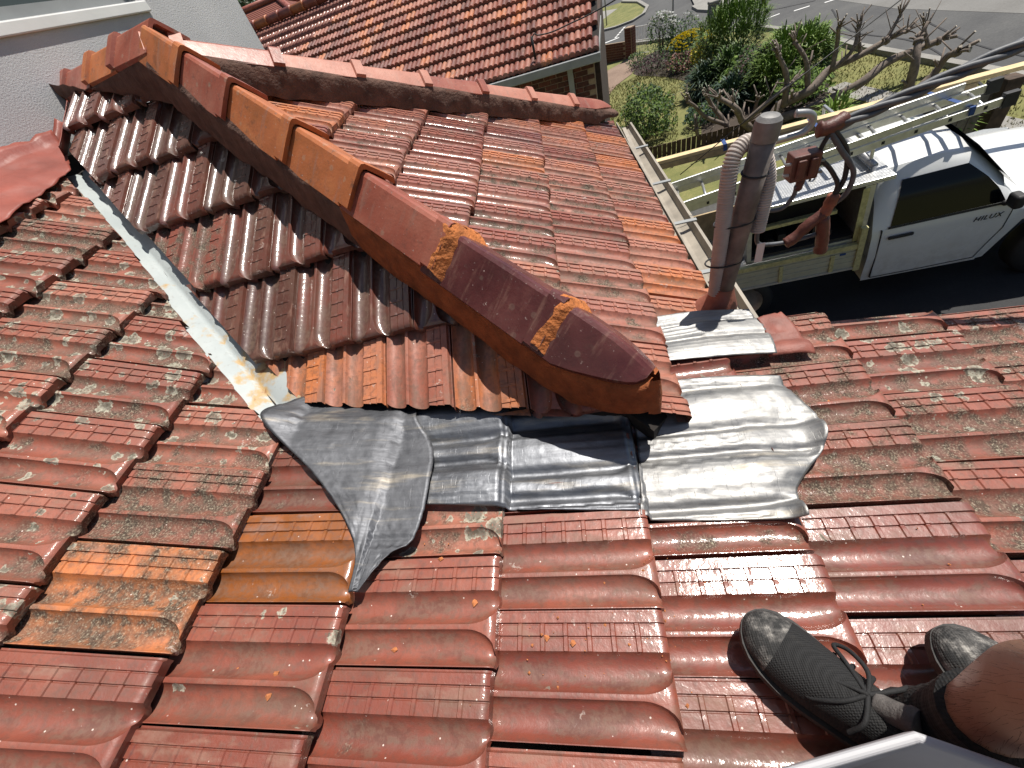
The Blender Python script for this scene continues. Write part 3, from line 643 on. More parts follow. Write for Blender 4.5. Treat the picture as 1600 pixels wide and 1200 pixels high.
# loose torn terracotta coloured flashing by the mast
# orange mortar crumbs (uncountable)
mb = MB()
def crumb(x, y, r):
    z = tile_field(x, y); V = []; 
    for sx, sy, sz in ((1, 0, 0), (-1, 0, 0), (0, 1, 0), (0, -1, 0), (0, 0, .8), (0, 0, -.5), (.7, .7, .3), (-.6, .6, .35)): V.append((x + sx * r * random.uniform(.6, 1.3), y + sy * r * random.uniform(.6, 1.3), z + r * .3 + sz * r * random.uniform(.5, 1)))
    mb.add(V, [(0, 6, 4), (6, 2, 4), (2, 7, 4), (7, 1, 4), (1, 3, 4), (3, 0, 4), (0, 3, 5), (3, 1, 5), (1, 2, 5), (2, 0, 5), (0, 2, 6), (1, 7, 2)])
for k in range(110):
    t = random.random()
    if t < .35: x, y = random.gauss(.33, .02), random.uniform(-.05, .25)
    elif t < .6: x, y = random.uniform(.02, .32), random.gauss(.045, .05)
    elif t < .8: x, y = random.uniform(-.6, .3), random.uniform(-.1, .3)
    else: x, y = random.uniform(.3, 1.2), random.uniform(.1, .6)
    crumb(x, y, random.choice([.0010, .0012, .0016, .002, .0032]))
for x, y, r in ((-.21, .03, .007), (-.43, -.02, .009), (-.43, -.055, .008), (-.13, .20, .006), (-.05, .115, .007), (.10, .055, .007), (.15, .045, .006), (.42, .16, .005), (-.26, .24, .004), (.80, .42, .005), (.60, -.04, .006), (.50, .02, .004)): crumb(x, y, r)
tag(put('mortar_crumbs', mb.me('mortar_crumbs', simple('crumb_orange', (.42, .15, .055), .95, .35, 60, .3))), 'orange mortar crumbs scattered over the tiles', 'crumbs', kind='stuff')

# ------------------------------------------------------------------ service mast
PB = Vector((.712, 1.09, -.17)); PT = Vector((.768, 1.062, .440)); pdv = (PT - PB)
mast = thing('service_mast', 'rusty steel service mast with grey cap standing at the gutter', 'mast', PB)
mb = MB(); mb.tube([PB + pdv * t for t in (0, .3, .6, .93)], .030, 24); mb.part('pole', POLE, mast, True)
mb = MB(); P = [PB + pdv * t for t in (.915, .97, .99, 1.005, 1.012)]; mb.tube(P, [.0318, .0318, .030, .022, .004], 24); sharp(mb.part('mast_cap', simple('dull_cap_metal', (.20, .195, .19), .6, .3, 20, .2, .4), mast, True).data, 30)
cpts = spline([(.795, 1.085, .12), (.80, 1.09, .20), (.802, 1.095, .27), (.783, 1.10, .335), (.745, 1.10, .375), (.712, 1.085, .372), (.693, 1.07, .345), (.687, 1.06, .29), (.686, 1.06, .18), (.690, 1.075, .05), (.694, 1.085, -.09)], 16)
P = []; rr = []; 
for k in range(len(cpts) - 1):
    for t in (0, .25, .5, .75): P.append(cpts[k].lerp(cpts[k + 1], t)); 
acc = 0
for k in range(len(P)):
    if k: acc += (P[k] - P[k - 1]).length
    rr.append(.0195 + .0022 * (1 if (acc / .0075) % 1 < .55 else -1))
MB().tube(P, rr, 16).part('corrugated_conduit', CONDUIT, mast, True)
for t in (.34, .56, .78):
    c = PB + pdv * t; mb = MB(); ax = Vector(pdv).normalized(); a = ax.orthogonal().normalized(); b = ax.cross(a); ring = []
    for k in range(29):
        th = 2 * math.pi * k / 28; ring.append(c + Vector((math.cos(th) * .056 - .022, math.sin(th) * .034, 0)) if t < .7 else c + (a * math.cos(th) + b * math.sin(th)) * .032)
    mb.tube(ring, .0028, 6, caps=False).part('cable_tie', BLACK, mast, True)
MB().box((.795, 1.065, .02), (.817, 1.067, .085)).part('paper_tag', WHITE, mast)
MB().tube(spline([(.775, 1.07, .375), (.83, 1.08, .372), (.866, 1.08, .377), (.878, 1.08, .398), (.866, 1.08, .416), (.835, 1.08, .424)], 8), .009, 10).part('wire_hook', GALV, mast, True)
mb = MB(); mb.tube([PB + Vector((-.02, 0, -.02)), PB + pdv * .06, PB + pdv * .14, PB + pdv * .17], [.085, .058, .036, .031], 20, caps=False); mb.part('flashing_boot', simple('boot_terracotta', (.26, .095, .065), .5, .3, 14, .3), mast, True)
def rfield(x, y):
    p = Vector((x, y, Rz(x, y))) - R0; dv = p.dot(DR) / G; i = math.ceil(dv); lo_ = 1.86 if i >= 2 else i; v = max(0., (lo_ - dv)) * G; u = p.dot(UY) / W - (0 if i % 2 else .5)
    z = 0
    for q in (-.012, 0, .012):
        _, h = tile_sh(((u * W + q) % W), max(v, .07), False); z += h / 3
    return Rz(x, y) + .008 + z - .030 * v / G
sheet('torn_flashing', [(.775, .93), (.78, .87), (.76, .78)], [(.85, .955), (.87, .87), (.88, .77)], lambda x, y: draped(x, y, .012) + .012 + .05 * max(0, y - .86) * 6 * max(0, .9 - x), simple('torn_flashing_red', (.22, .07, .05), .6, .3, 14, .4), mast, 14, 16, .006, .014, 9.)
# overhead cable and its connectors
cb = thing('service_cable', 'thick twisted overhead cable ending in red brown connectors beside the mast', 'cable', (.95, 1.13, .30))
S0 = Vector((.96, 1.13, .347)); S1 = Vector((1.31, 1.12, .431)); 
ext = S1 + (S1 - S0) * 4
for k in range(3):
    P = []; n = 260
    for q in range(n + 1):
        t = q / n; c = S0.lerp(ext, t);  a = 2 * math.pi * (t * 7 + k / 3); P.append(c + Vector((-.4, .6, 0)).normalized() * (math.cos(a) * .0085) + Vector((0, 0, math.sin(a) * .0085)))
    MB().tube(P, .0078, 8).part('cable_strand', CABLE, cb, True)
for pl, r, m in (([(.95, 1.12, .345), (.935, 1.12, .29), (.975, 1.12, .24), (1.005, 1.12, .19), (1.0, 1.12, .15)], .006, BLACK), ([(.955, 1.12, .345), (1.005, 1.125, .28), (1.018, 1.12, .21), (1.008, 1.12, .165), (1.0, 1.12, .13)], .007, BLACK), ([(.95, 1.12, .34), (.985, 1.115, .29), (1.03, 1.11, .225), (1.03, 1.11, .165), (1.01, 1.12, .135)], .007, CABLE),
                 ([(.895, 1.12, .215), (.893, 1.12, .185), (.87, 1.12, .155), (.83, 1.12, .158), (.806, 1.11, .19)], .006, CABLE), ([(1.0, 1.12, .045), (.93, 1.12, .035), (.86, 1.12, .038), (.815, 1.11, .058), (.803, 1.10, .11)], .0065, CABLE)):
    MB().tube(spline(pl, 8), r, 8).part('wire', m, cb, True)
def lump(name, P, r, mat): 
    pts = spline(P, 5); rad = [r * (1 + .18 * nz(k * 1.3, r * 900)) * (.7 if k in (0, len(pts) - 1) else 1) for k in range(len(pts))]; MB().tube(pts, rad, 10).part(name, mat, cb, True)
mb = MB(); mb.box((.865, 1.10, .235), (.935, 1.15, .305)); mb.box((.875, 1.092, .245), (.897, 1.10, .295)); mb.box((.905, 1.092, .245), (.925, 1.10, .295)); bev(mb.part('connector_block', INSUL, cb), .008, 3)
for z in (.255, .285): MB().tube([(.85, 1.115, z), (.95, 1.115, z - .012)], .004, 8).part('connector_bolt', GALV, cb, True)
lump('connector_boot', [(.905, 1.12, .235), (.90, 1.12, .20)], .010, INSUL)
I2 = simple('weathered_insulator', (.24, .085, .05), .6, .4, 40, .3)
lump('insulator', [(1.005, 1.12, .165), (.998, 1.12, .13), (.99, 1.12, .105)], .016, I2); lump('insulator', [(.995, 1.12, .11), (.96, 1.12, .085), (.925, 1.12, .045), (.90, 1.12, .03)], .017, INSUL)
lump('insulator', [(.99, 1.12, .10), (1.0, 1.115, .05), (1.008, 1.115, .005), (1.01, 1.115, -.025)], .018, INSUL)
lump('cable_clamp', [(.92, 1.13, .352), (.95, 1.13, .35), (.99, 1.14, .362)], .019, INSUL)
tag(put('overhead_wire', MB().tube([(1.60, 2.02, .40), (1.14, 2.0, .16), (.78, 1.98, -.05)], .0022, 6).me('overhead_wire', BLACK, True)), 'single thin black wire passing behind the mast cap', 'wire')

# ------------------------------------------------------------------ person: legs only come into view
SKIN = N('skin'); _v = SKIN.coord(rnd=False); SKIN = SKIN.out(SKIN.ramp(SKIN.noise(_v, 9, 4), [(.3, (.30, .165, .11)), (.7, (.40, .23, .155))]), .55, SKIN.bump(SKIN.noise(_v, 160, 4), .15, .003), Subsurface_Weight=.08, Subsurface_Radius=(.01, .004, .002))
def mesh_mat(name, c, sc):
    g = N(name); v = g.coord(rnd=False); wv = g.vor(v, sc, rnd=.1).outputs['Distance']; n = g.noise(v, 30, 4)
    vsp = g.vor(v, 60); cs = g.n('ShaderNodeSeparateColor'); g.set(cs.inputs[0], vsp.outputs['Color']); spk = g.ma('MULTIPLY', g.sm(vsp.outputs['Distance'], .14, .08), g.sm(cs.outputs[0], .82, .86))
    col = g.ramp(g.ma('ADD', g.ma('MULTIPLY', wv, .7), g.ma('MULTIPLY', n, .4)), [(.2, tuple(x * .5 for x in c)), (.6, tuple(x * 1.5 for x in c))]); col = g.mix(g.ma('MULTIPLY', g.sm(g.noise(v, 14, 5, .65), .52, .72), .35), col, (.08, .07, .06)); col = g.mix(spk, col, (.35, .20, .14))
    return g.out(col, .8, g.bump(wv, .6, .003))
SHOE = mesh_mat('black_shoe_mesh', (.007, .007, .0075), 330); SOCK = mesh_mat('black_sock_knit', (.004, .004, .0045), 240); LACE = simple('black_lace', (.012, .012, .013), .8, .3, 80, .3)
g_ = N('scuffed_toe_cap'); _v = g_.coord(rnd=False); TOE = g_.out(g_.ramp(g_.noise(_v, 40, 6, .7), [(.44, (.022, .022, .022)), (.56, (.10, .095, .09)), (.68, (.36, .34, .31))]), .85, g_.bump(g_.vor(_v, 300, rnd=.1).outputs['Distance'], .5, .003)); SOLE = simple('dark_rubber_sole', (.035, .033, .032), .7, .3, 40, .3)
SHORTS = simple('dark_work_shorts', (.03, .03, .035), .9, .3, 30, .3)
person = thing('person', 'person in black lace-up shoes and black socks crouching with bare legs at the lower right', 'person', (.70, -.10, -.09))
def skinned(name, verts, edges, mat, parent, sub=2, root=0):
    me = bpy.data.meshes.new(name); me.from_pydata([v[0] for v in verts], edges, []); o = put(name, me, parent)
    o.modifiers.new('k', 'SKIN'); sv = me.skin_vertices[0].data
    for k, v in enumerate(verts): sv[k].radius = v[1] if hasattr(v[1], '__len__') else (v[1], v[1]); sv[k].use_root = (k == root)
    s = o.modifiers.new('s', 'SUBSURF'); s.levels = sub; s.render_levels = sub; me.materials.append(mat)
    o.modifiers['k'].use_smooth_shade = True; return o
A1 = Vector((.665, -.075, .02)); A2 = Vector((.93, -.11, -.01))
bodyv = [((.80, -.62, .22), .15), ((.72, -.58, .24), .10), ((.63, -.30, .46), .068), ((.585, -.125, .545), .060), ((.606, -.088, .43), .050), ((.634, -.056, .30), .049), ((.652, -.060, .16), .040), ((.660, -.062, .06), .034), ((.652, -.058, .0), .030),
         ((.88, -.58, .24), .10), ((.94, -.36, .42), .068), ((.955, -.20, .50), .058), ((.95, -.17, .36), .054), ((.94, -.14, .20), .044), ((.93, -.115, .05), .034), ((.915, -.10, -.02), .030), ((.80, -.70, .45), .15), ((.80, -.74, .70), .16)]
skinned('body', bodyv, [(0, 1), (1, 2), (2, 3), (3, 4), (4, 5), (5, 6), (6, 7), (7, 8), (0, 9), (9, 10), (10, 11), (11, 12), (12, 13), (13, 14), (14, 15), (0, 16), (16, 17)], SKIN, person)
skinned('shorts', [((.80, -.63, .22), .165), ((.72, -.58, .24), .115), ((.645, -.38, .40), .088), ((.88, -.58, .24), .115), ((.93, -.42, .38), .088)], [(0, 1), (1, 2), (0, 3), (3, 4)], SHORTS, person)
hb = MB(); r3 = random.Random(5)
for k in range(900):
    t = r3.random(); i = min(int(t * 3), 2); f = t * 3 - i; pa, ra = bodyv[4 + i]; pb, rb_ = bodyv[5 + i]; p = Vector(pa).lerp(Vector(pb), f); r_ = ra + (rb_ - ra) * f; a = r3.random() * 6.28
    n_ = Vector((math.cos(a), math.sin(a), 0)); q = p + n_ * r_ * .93; d_ = (n_ * .6 + Vector((r3.gauss(0, .3), r3.gauss(0, .3), -.8 + r3.gauss(0, .2)))).normalized(); L_ = r3.uniform(.006, .013); w_ = Vector((-n_.y, n_.x, 0)) * .00014
    hb.add([q - w_, q + w_, q + d_ * L_ + n_ * .004], [(0, 1, 2)])
hb.part('leg_hair', simple('brown_hair', (.03, .018, .012), .6, .2, 5, 0), person)['kind'] = 'stuff'
def shoe(toe, heel, gz0, lab=None):
    toe = Vector(toe); heel = Vector(heel); d = (toe - heel); Ls = d.length; d.normalize(); sd = UZ.cross(d).normalized(); slope = (Mz(toe.x) - Mz(heel.x)) / Ls
    # stations: t, half width, height, floor
    st = [(-.0, .018, .050), (.03, .034, .085), (.10, .037, .098), (.20, .037, .100), (.32, .039, .098), (.45, .043, .090), (.58, .048, .076), (.70, .051, .064), (.80, .049, .056), (.88, .043, .049), (.94, .033, .041), (.975, .022, .032), (.995, .011, .022), (1.003, .003, .014)]
    V = []; n = 16
    for t, hw_, h in st:
        c = heel + d * (t * Ls) + sd * (.010 * math.sin(t * 3.1)); c.z = gz0 + slope * t * Ls
        for k in range(n):
            a = 2 * math.pi * k / n; y = math.cos(a); z = math.sin(a)
            yy = math.copysign(abs(y) ** .75, y) * hw_ * (1.08 if z < 0 else 1 - .28 * max(0, z)); zz = h * .5 + math.copysign(abs(z) ** .7, z) * h * .5
            V.append(c + sd * yy + UZ * zz)
    F = [(i * n + k, i * n + (k + 1) % n, (i + 1) * n + (k + 1) % n, (i + 1) * n + k) for i in range(len(st) - 1) for k in range(n)] + [tuple(range(n))[::-1], tuple((len(st) - 1) * n + k for k in range(n))]
    mi = [(1 if (f // n) >= 8 else 0) for f in range((len(st) - 1) * n)] + [0, 1]
    me = meshdata('shoe', V, F, [SHOE, TOE], True, mi); o = put('shoe', me, person); sb = o.modifiers.new('s', 'SUBSURF'); sb.levels = 2; sb.render_levels = 2
    if lab: o['label'] = lab
    mb = MB(); ring = []
    for sgn2 in (1, -1):
        seq = st if sgn2 == 1 else st[::-1]
        for t, hw_, h in seq:
            c = heel + d * (t * Ls) + sd * (.010 * math.sin(t * 3.1)); c.z = gz0 + slope * t * Ls; ring.append(c + sd * hw_ * 1.12 * sgn2)
    m = len(ring); V = [p + UZ * -.004 for p in ring] + [p + UZ * .016 for p in ring]
    mb.add(V, [(k, (k + 1) % m, (k + 1) % m + m, k + m) for k in range(m)] + [tuple(range(m))[::-1], tuple(range(m, 2 * m))]); put('sole', mb.me('sole', SOLE, False), o)
    return o, d, sd, heel, Ls
s1, d1, sd1, h1, Ls1 = shoe((.462, .083, 0), (.668, -.120, 0), -.062, 'right shoe with scuffed pale toe and tied laces')
shoe((.742, .062, 0), (.945, -.150, 0), -.092)
def at1(t, y, z): p = h1 + d1 * (t * Ls1) + sd1 * y; return (p.x, p.y, -.062 + z)
for k, t in enumerate((.42, .50, .58)):
    MB().tube(spline([at1(t, -.036, .070 - .1 * (t - .42)), at1(t + .02, -.012, .094 - .13 * (t - .42)), at1(t + .02, .012, .095 - .13 * (t - .42)), at1(t, .036, .070 - .1 * (t - .42))], 6), .0038, 7).part('lace', LACE, s1, True)
for P in ([(.43, 0, .100), (.50, .030, .092), (.60, .048, .066), (.63, .030, .074), (.55, .010, .088), (.43, 0, .102)], [(.43, 0, .100), (.46, -.03, .094), (.54, -.052, .064), (.60, -.048, .054), (.53, -.026, .080), (.43, 0, .100)], [(.43, 0, .100), (.34, -.035, .095), (.30, -.055, .070)], [(.43, 0, .100), (.40, .035, .100), (.42, .055, .075)]):
    MB().tube(spline([at1(*q) for q in P], 8), .0034, 7).part('lace', LACE, s1, True)
MB().tube(spline([at1(.38, 0, .092), at1(.33, 0, .105), at1(.29, 0, .122), at1(.265, 0, .128)], 6), [.016] * 12 + [.018] * 6 + [.006], 12).part('shoe_tongue', simple('grey_tongue', (.10, .09, .085), .8, .3, 60, .4), s1, True)
def sock(pts, r): 
    P = spline(pts, 6); MB().tube(P, [np.interp(k / (len(P) - 1), [0, .5, 1], r) * (1 + .03 * math.sin(k * 2.1)) for k in range(len(P))], 20).part('sock', SOCK, person, True)
sock([(.640, -.062, -.03), (.655, -.063, .03), (.660, -.062, .085), (.654, -.061, .145)], [.046, .043, .046]); sock([(.915, -.105, -.05), (.925, -.112, .02), (.935, -.125, .11)], [.046, .042, .046])

# ------------------------------------------------------------------ white plastic tub
TUBM = simple('grey_white_plastic', (.42, .42, .44), .55, .06, 8, .05)
ca, cb_ = Vector((-.118, -.030, 0)), Vector((.090, -.030, 0)); ca.normalize(); cb_.normalize(); c0 = Vector((.535, -.082, .240)); a_, b_ = .30, .42
tub = thing('plastic_tub', 'pale grey plastic tub whose rim corner shows at the bottom edge', 'tub', (c0.x, c0.y - .1, -.08))
tub_z = c0.z
def ring(off, z): return [c0 + (ca + cb_) * -0 + ca * off + cb_ * off + Vector((0, 0, z)), c0 + ca * (a_ - off) + cb_ * off + Vector((0, 0, z)), c0 + ca * (a_ - off) + cb_ * (b_ - off) + Vector((0, 0, z)), c0 + ca * off + cb_ * (b_ - off) + Vector((0, 0, z))]
mb = MB(); rs = [ring(.05, -.30), ring(.014, -.03), ring(0, -.03), ring(0, 0), ring(.016, 0), ring(.022, -.02), ring(.058, -.285)]
mb.add([p for r in rs for p in r], [(i * 4 + k, i * 4 + (k + 1) % 4, (i + 1) * 4 + (k + 1) % 4, (i + 1) * 4 + k) for i in range(6) for k in range(4)] + [(0, 3, 2, 1), (24, 25, 26, 27)])
bev(mb.part('tub_body', TUBM, tub), .006, 3)

# ------------------------------------------------------------------ ground
def zg(x): return -3.4 + .12 * (min(max(x, 0), 12) - 3.64)
def gsheet(name, poly, mat, off, kind='structure', label=None, cat=None):
    n = len(poly); V = [(x, y, zg(x) + off) for x, y in poly]
    bm = bmesh.new(); vs = [bm.verts.new(v) for v in V]; f = bm.faces.new(vs)
    bmesh.ops.triangulate(bm, faces=[f]); bm.normal_update()
    for q in bm.faces:
        if q.normal.z < 0: q.normal_flip()
    me = bpy.data.meshes.new(name); bm.to_mesh(me); bm.free(); me.materials.append(mat)
    o = put(name, me); tag(o, label, cat, None, kind); return o
V = [(x, y, zg(x)) for y in (-300, 500) for x in (-400, 0, 12, 500)]
o = put('ground', meshdata('ground', V, [(0, 1, 5, 4), (1, 2, 6, 5), (2, 3, 7, 6)], [LAWN])); o['kind'] = 'structure'
kerb = [(7.95, 2.0), (7.95, 8.6), (7.45, 13.2), (7.40, 15.2), (6.95, 18.4), (6.0, 20.3), (4.4, 22.9), (3.1, 25.3), (1.0, 29.0), (0.02, 31)]
road = kerb + [(.02, 60), (11.98, 60), (11.98, 2.0)]
gsheet('road', road, ASPH, .006)
gsheet('far_road', [(12.02, 2), (12.02, 60), (40, 60), (40, 2)], ASPH_P, .006)
gsheet('worn_road_patch', [(9.95, 6), (9.65, 11.5), (9.12, 14.8), (9.02, 17.7), (9.3, 19.5), (11.97, 19.5), (11.97, 6)], ASPH_P, .010)
gsheet('corner_verge', [(.05, 33.5), (2.9, 30.7), (3.7, 29.6), (4.6, 29.1), (5.3, 29.6), (5.75, 31), (5.75, 34), (5.2, 37), (3.0, 40), (.05, 40)], LAWN, .012)
gsheet('corner_footpath', [(.05, 36.5), (3.0, 33.6), (4.6, 35.5), (3.9, 37.2), (.05, 39)], CONC, .016)
def kerbrun(name, P, wd=.14, h=.10):
    mb = MB(); V = []
    for k, (x, y) in enumerate(P):
        a = Vector(P[max(k - 1, 0)]); b = Vector(P[min(k + 1, len(P) - 1)]); d = (b - a).normalized(); nn = Vector((-d.y, d.x))
        for s, z in ((0, -.05), (0, h), (1, h), (1, -.05)):
            p = Vector((x, y)) + nn * wd * s; V.append((p.x, p.y, zg(p.x) + z))
    mb.add(V, [(k * 4 + q, k * 4 + q + 1, k * 4 + q + 5, k * 4 + q + 4) for k in range(len(P) - 1) for q in range(3)])
    o = put(name, mb.me(name, CONC)); o['kind'] = 'structure'; return o
kerbrun('kerb', kerb[::-1]); kerbrun('kerb', [(2.9, 30.7), (3.7, 29.6), (4.6, 29.1), (5.3, 29.6), (5.75, 31), (5.75, 34), (5.2, 37)], .18, .1)
isl = [(6.84, 25.8), (6.80, 24.6), (6.98, 23.6), (7.4, 22.6), (8.36, 21.3), (10.2, 19.9), (11.5, 22), (10.5, 26), (8.5, 29), (7.2, 28)]
gsheet('traffic_island', isl, CONC, .10); kerbrun('kerb', isl[:6][::-1], .12, .10)
gsheet('island_paving', [(7.9, 24.6), (8.8, 22.6), (10.2, 21.4), (10.6, 24), (9, 27)], PATH, .105)
for (xa, ya), (xb, yb) in (((7.46, 19.0), (7.88, 18.91)), ((8.15, 18.5), (8.52, 18.29)), ((8.8, 17.95), (9.15, 17.75))):
    d = Vector((xb - xa, yb - ya)).normalized(); nn = Vector((-d.y, d.x)) * .045
    gsheet('lane_dash', [(xa + nn.x, ya + nn.y), (xb + nn.x, yb + nn.y), (xb - nn.x, yb - nn.y), (xa - nn.x, ya - nn.y)], PAINT, .014)
for k in range(5):
    t = k / 5; xa, ya = 3.35 + .75 * t, 27.3 + 1.7 * t; gsheet('lane_dash', [(xa, ya), (xa + .10, ya + .24), (xa + .21, ya + .20), (xa + .11, ya - .04)], PAINT, .014)
gsheet('edge_line', [(2.75, 27.2), (3.55, 26.9), (3.57, 27.05), (2.77, 27.4)], PAINT, .014); gsheet('edge_line', [(2.5, 26.9), (3.3, 25.6), (3.4, 25.65), (2.6, 27.0)], PAINT, .014)
for k, P in enumerate((((7.6, 9.0), (8.2, 12), (8.0, 14.5), (8.6, 17)), ((8.9, 7.5), (8.5, 10.2), (8.9, 13.2)), ((5.2, 24), (6.4, 22.2), (7.6, 20.2), (8.8, 18.6)))):
    pts_ = [q for q in spline([(x, y, 0) for x, y in P], 5)]; L_ = [(q.x - .02 - .01 * nz(i * .9, k), q.y) for i, q in enumerate(pts_)]; R_ = [(q.x + .02 + .015 * nz(i * .7, k + 5), q.y + .01) for i, q in enumerate(pts_)][::-1]
    gsheet('tar_seam', L_ + R_, DRIVE, .0135)
gsheet('driveway', [(.9, 1.2), (7.9, 1.2), (7.9, 6.6), (.9, 6.6)], DRIVE, .008)
gsheet('footpath', [(6.9, 7.0), (7.35, 7.0), (6.55, 11.5), (6.1, 11.5)], CONC, .012)
gsheet('garden_path', [(1.3, 17.2), (2.0, 18.2), (2.4, 19.0), (3.05, 19.6), (3.75, 21.4), (3.5, 22.2), (2.9, 21.9), (.6, 21.0), (.3, 18)], PATH, .012)
gsheet('garden_bed', [(3.4, 11.0), (4.1, 13.8), (4.35, 15.6), (3.9, 17.4), (3.2, 19.0), (3.1, 19.6), (3.8, 21.3), (5.0, 21.3), (6.3, 17.2), (6.7, 12.6), (6.0, 10.9), (4.6, 10.4)], SOIL, .010)
mb = MB()                                                # lawn blades
for k in range(9000):
    x, y = random.uniform(1.4, 4.4), random.uniform(11.2, 19)
    if x > 2.9 + (y - 11.2) * .22 and y < 15.6: continue
    z = zg(x); a = random.random() * 6.28; hgt = random.uniform(.03, .07); dx, dy = math.cos(a) * .012, math.sin(a) * .012
    mb.add([(x - dx, y - dy, z), (x + dx, y + dy, z), (x + random.gauss(0, .02), y + random.gauss(0, .02), z + hgt)], [(0, 1, 2)])
for k in range(5000):
    x, y = random.uniform(5.6, 7.8), random.uniform(7.2, 13); z = zg(x); a = random.random() * 6.28; hgt = random.uniform(.03, .06); dx, dy = math.cos(a) * .01, math.sin(a) * .01
    mb.add([(x - dx, y - dy, z), (x + dx, y + dy, z), (x + random.gauss(0, .02), y + random.gauss(0, .02), z + hgt)], [(0, 1, 2)])
tag(put('lawn_grass', mb.me('lawn_grass', simple('grass_blades', (.20, .185, .06), .9, .35, 1.5, .0, rnd=False))), 'short dry yellow green lawn grass', 'grass', kind='stuff')

# ------------------------------------------------------------------ vegetation
def leafm(name, a, b, c=None):
    g = N(name); v = g.coord(rnd=False); n = g.noise(v, 9, 4); col = g.ramp(n, [(.3, a), (.55, b), (.75, c or b)])
    return g.out(col, .55, None, Specular_IOR_Level=.35)
STEM = simple('grey_brown_bark', (.17, .135, .11), .9, .35, 14, .6, bsc=40, bd=.01)
CUT = simple('pale_cut_wood', (.42, .37, .30), .8, .2, 20, .2)
def shrub(name, label, cat, c, rad, n, ls, mats, style='leaf', group=None, flowers=None, nf=0, stems=5, fs=.04):
    x, y = c; z = zg(x); t = thing(name, label, cat, (x, y, z), group); mb = MB(); rx, ry, rz = rad
    r2 = random.Random(hash(label) % 10000 if False else int(x * 100 + y * 37))
    for k in range(n):
        while True:
            u = Vector((r2.uniform(-1, 1), r2.uniform(-1, 1), r2.uniform(-1, 1)))
            if u.length <= 1: break
        u = u * (max(.35, u.length) ** .0) 
        rr_ = 1 + .48 * nz(u.x * 1.9 + x, u.y * 1.9 + y, u.z * 1.9) + .22 * nz(u.x * 5 + y, u.y * 5, u.z * 5 + x); u = u.normalized() * (u.length ** .45) * rr_
        if nz(u.x * 3.4 + x * 3, u.y * 3.4, u.z * 3.4 + y) < -.20: continue
        p = Vector((x + u.x * rx, y + u.y * ry, z + rz + u.z * rz))
        if p.z < z: p.z = z + .02
        if style == 'blade':
            b = Vector((x + u.x * rx * .25, y + u.y * ry * .25, z + .1 + r2.random() * rz * .7)); d = (p - b); d = d.normalized() if d.length > 0 else UZ; L = ls * r2.uniform(.6, 1.3)
            d = (d + Vector((r2.gauss(0, .35), r2.gauss(0, .35), r2.gauss(.25, .3)))).normalized(); sd = d.cross(UZ); sd = sd.normalized() if sd.length > .01 else Vector((1, 0, 0)); wv = ls * .055
            mid = p + d * L * .5; tip = p + d * L + Vector((0, 0, -.35 * L)); mb.add([p - sd * wv, p + sd * wv, mid + sd * wv * .8, mid - sd * wv * .8, tip], [(0, 1, 2, 3), (3, 2, 4)], r2.randrange(len(mats)))
        else:
            a = Vector((r2.gauss(0, 1), r2.gauss(0, 1), r2.gauss(0, 1))).normalized(); b = a.orthogonal().normalized(); L = ls * r2.uniform(.6, 1.4)
            mb.add([p - a * L * .5, p + b * L * .28, p + a * L * .5, p - b * L * .28], [(0, 1, 2, 3)], r2.randrange(len(mats)))
    mb.part('foliage', mats, t)
    if stems:
        mb = MB()
        for k in range(stems):
            a = r2.random() * 6.28; q = r2.uniform(.2, .6); mb.tube([(x + math.cos(a) * .04, y + math.sin(a) * .04, z - .03), (x + math.cos(a) * rx * q * .5, y + math.sin(a) * ry * q * .5, z + rz * .7), (x + math.cos(a) * rx * q, y + math.sin(a) * ry * q, z + rz * 1.4)], [.018, .012, .006], 5)
        mb.part('stems', STEM, t)
    if nf:
        mb = MB()
        for k in range(nf):
            a = r2.random() * 6.28; e = r2.uniform(.2, 1.4); p = Vector((x + math.cos(a) * math.cos(e) * rx * 1.02, y + math.sin(a) * math.cos(e) * ry * 1.02, z + rz + math.sin(e) * rz * 1.05)); s = fs * r2.uniform(.6, 1.3)
            for q in range(5):
                b = q * 1.257; mb.add([p, p + Vector((math.cos(b) * s, math.sin(b) * s, s * .3)), p + Vector((math.cos(b + .9) * s, math.sin(b + .9) * s, s * .5)), p + Vector((0, 0, s * .6))], [(0, 1, 2, 3)])
        mb.part('flowers', flowers, t)['kind'] = 'stuff'
    return t
G1 = leafm('leaf_mid_green', (.055, .10, .022), (.10, .17, .035), (.15, .23, .055)); G2 = leafm('leaf_dark_green', (.022, .042, .016), (.04, .075, .025), (.06, .105, .04)); G3 = leafm('leaf_bright_green', (.10, .16, .025), (.17, .26, .045), (.24, .34, .08))
G4 = leafm('leaf_blue_green', (.02, .045, .035), (.045, .085, .065), (.08, .13, .10)); Y1 = leafm('yellow_flower', (.50, .42, .02), (.72, .60, .05)); P1 = leafm('purple_leaf', (.05, .025, .03), (.11, .055, .06), (.17, .09, .09)); K1 = leafm('pink_leaf', (.22, .09, .07), (.33, .16, .12)); WF = leafm('white_flower', (.7, .7, .66), (.8, .8, .77))
shrub('hedge_shrub', 'dense clipped green shrub on the lawn right behind the gutter', 'shrub', (2.45, 12.75), (.62, .62, .62), 5200, .075, [G1, G3, G2])
shrub('weeping_shrub', 'tall rounded bright green shrub with fine drooping leaves by the kerb', 'shrub', (5.45, 15.9), (.85, .85, .78), 6000, .26, [G1, G3, G1], 'blade')
shrub('flowering_shrub', 'dark shrub topped with yellow flowers beside the weeping shrub', 'shrub', (4.75, 17.9), (.75, .7, .42), 3200, .08, [G2, G1], flowers=[Y1], nf=240, fs=.055)
shrub('flowering_shrub', 'low yellow green shrub at the left foot of the weeping shrub', 'shrub', (4.85, 16.5), (.4, .4, .4), 1600, .07, [G3, Y1], flowers=[Y1], nf=60)
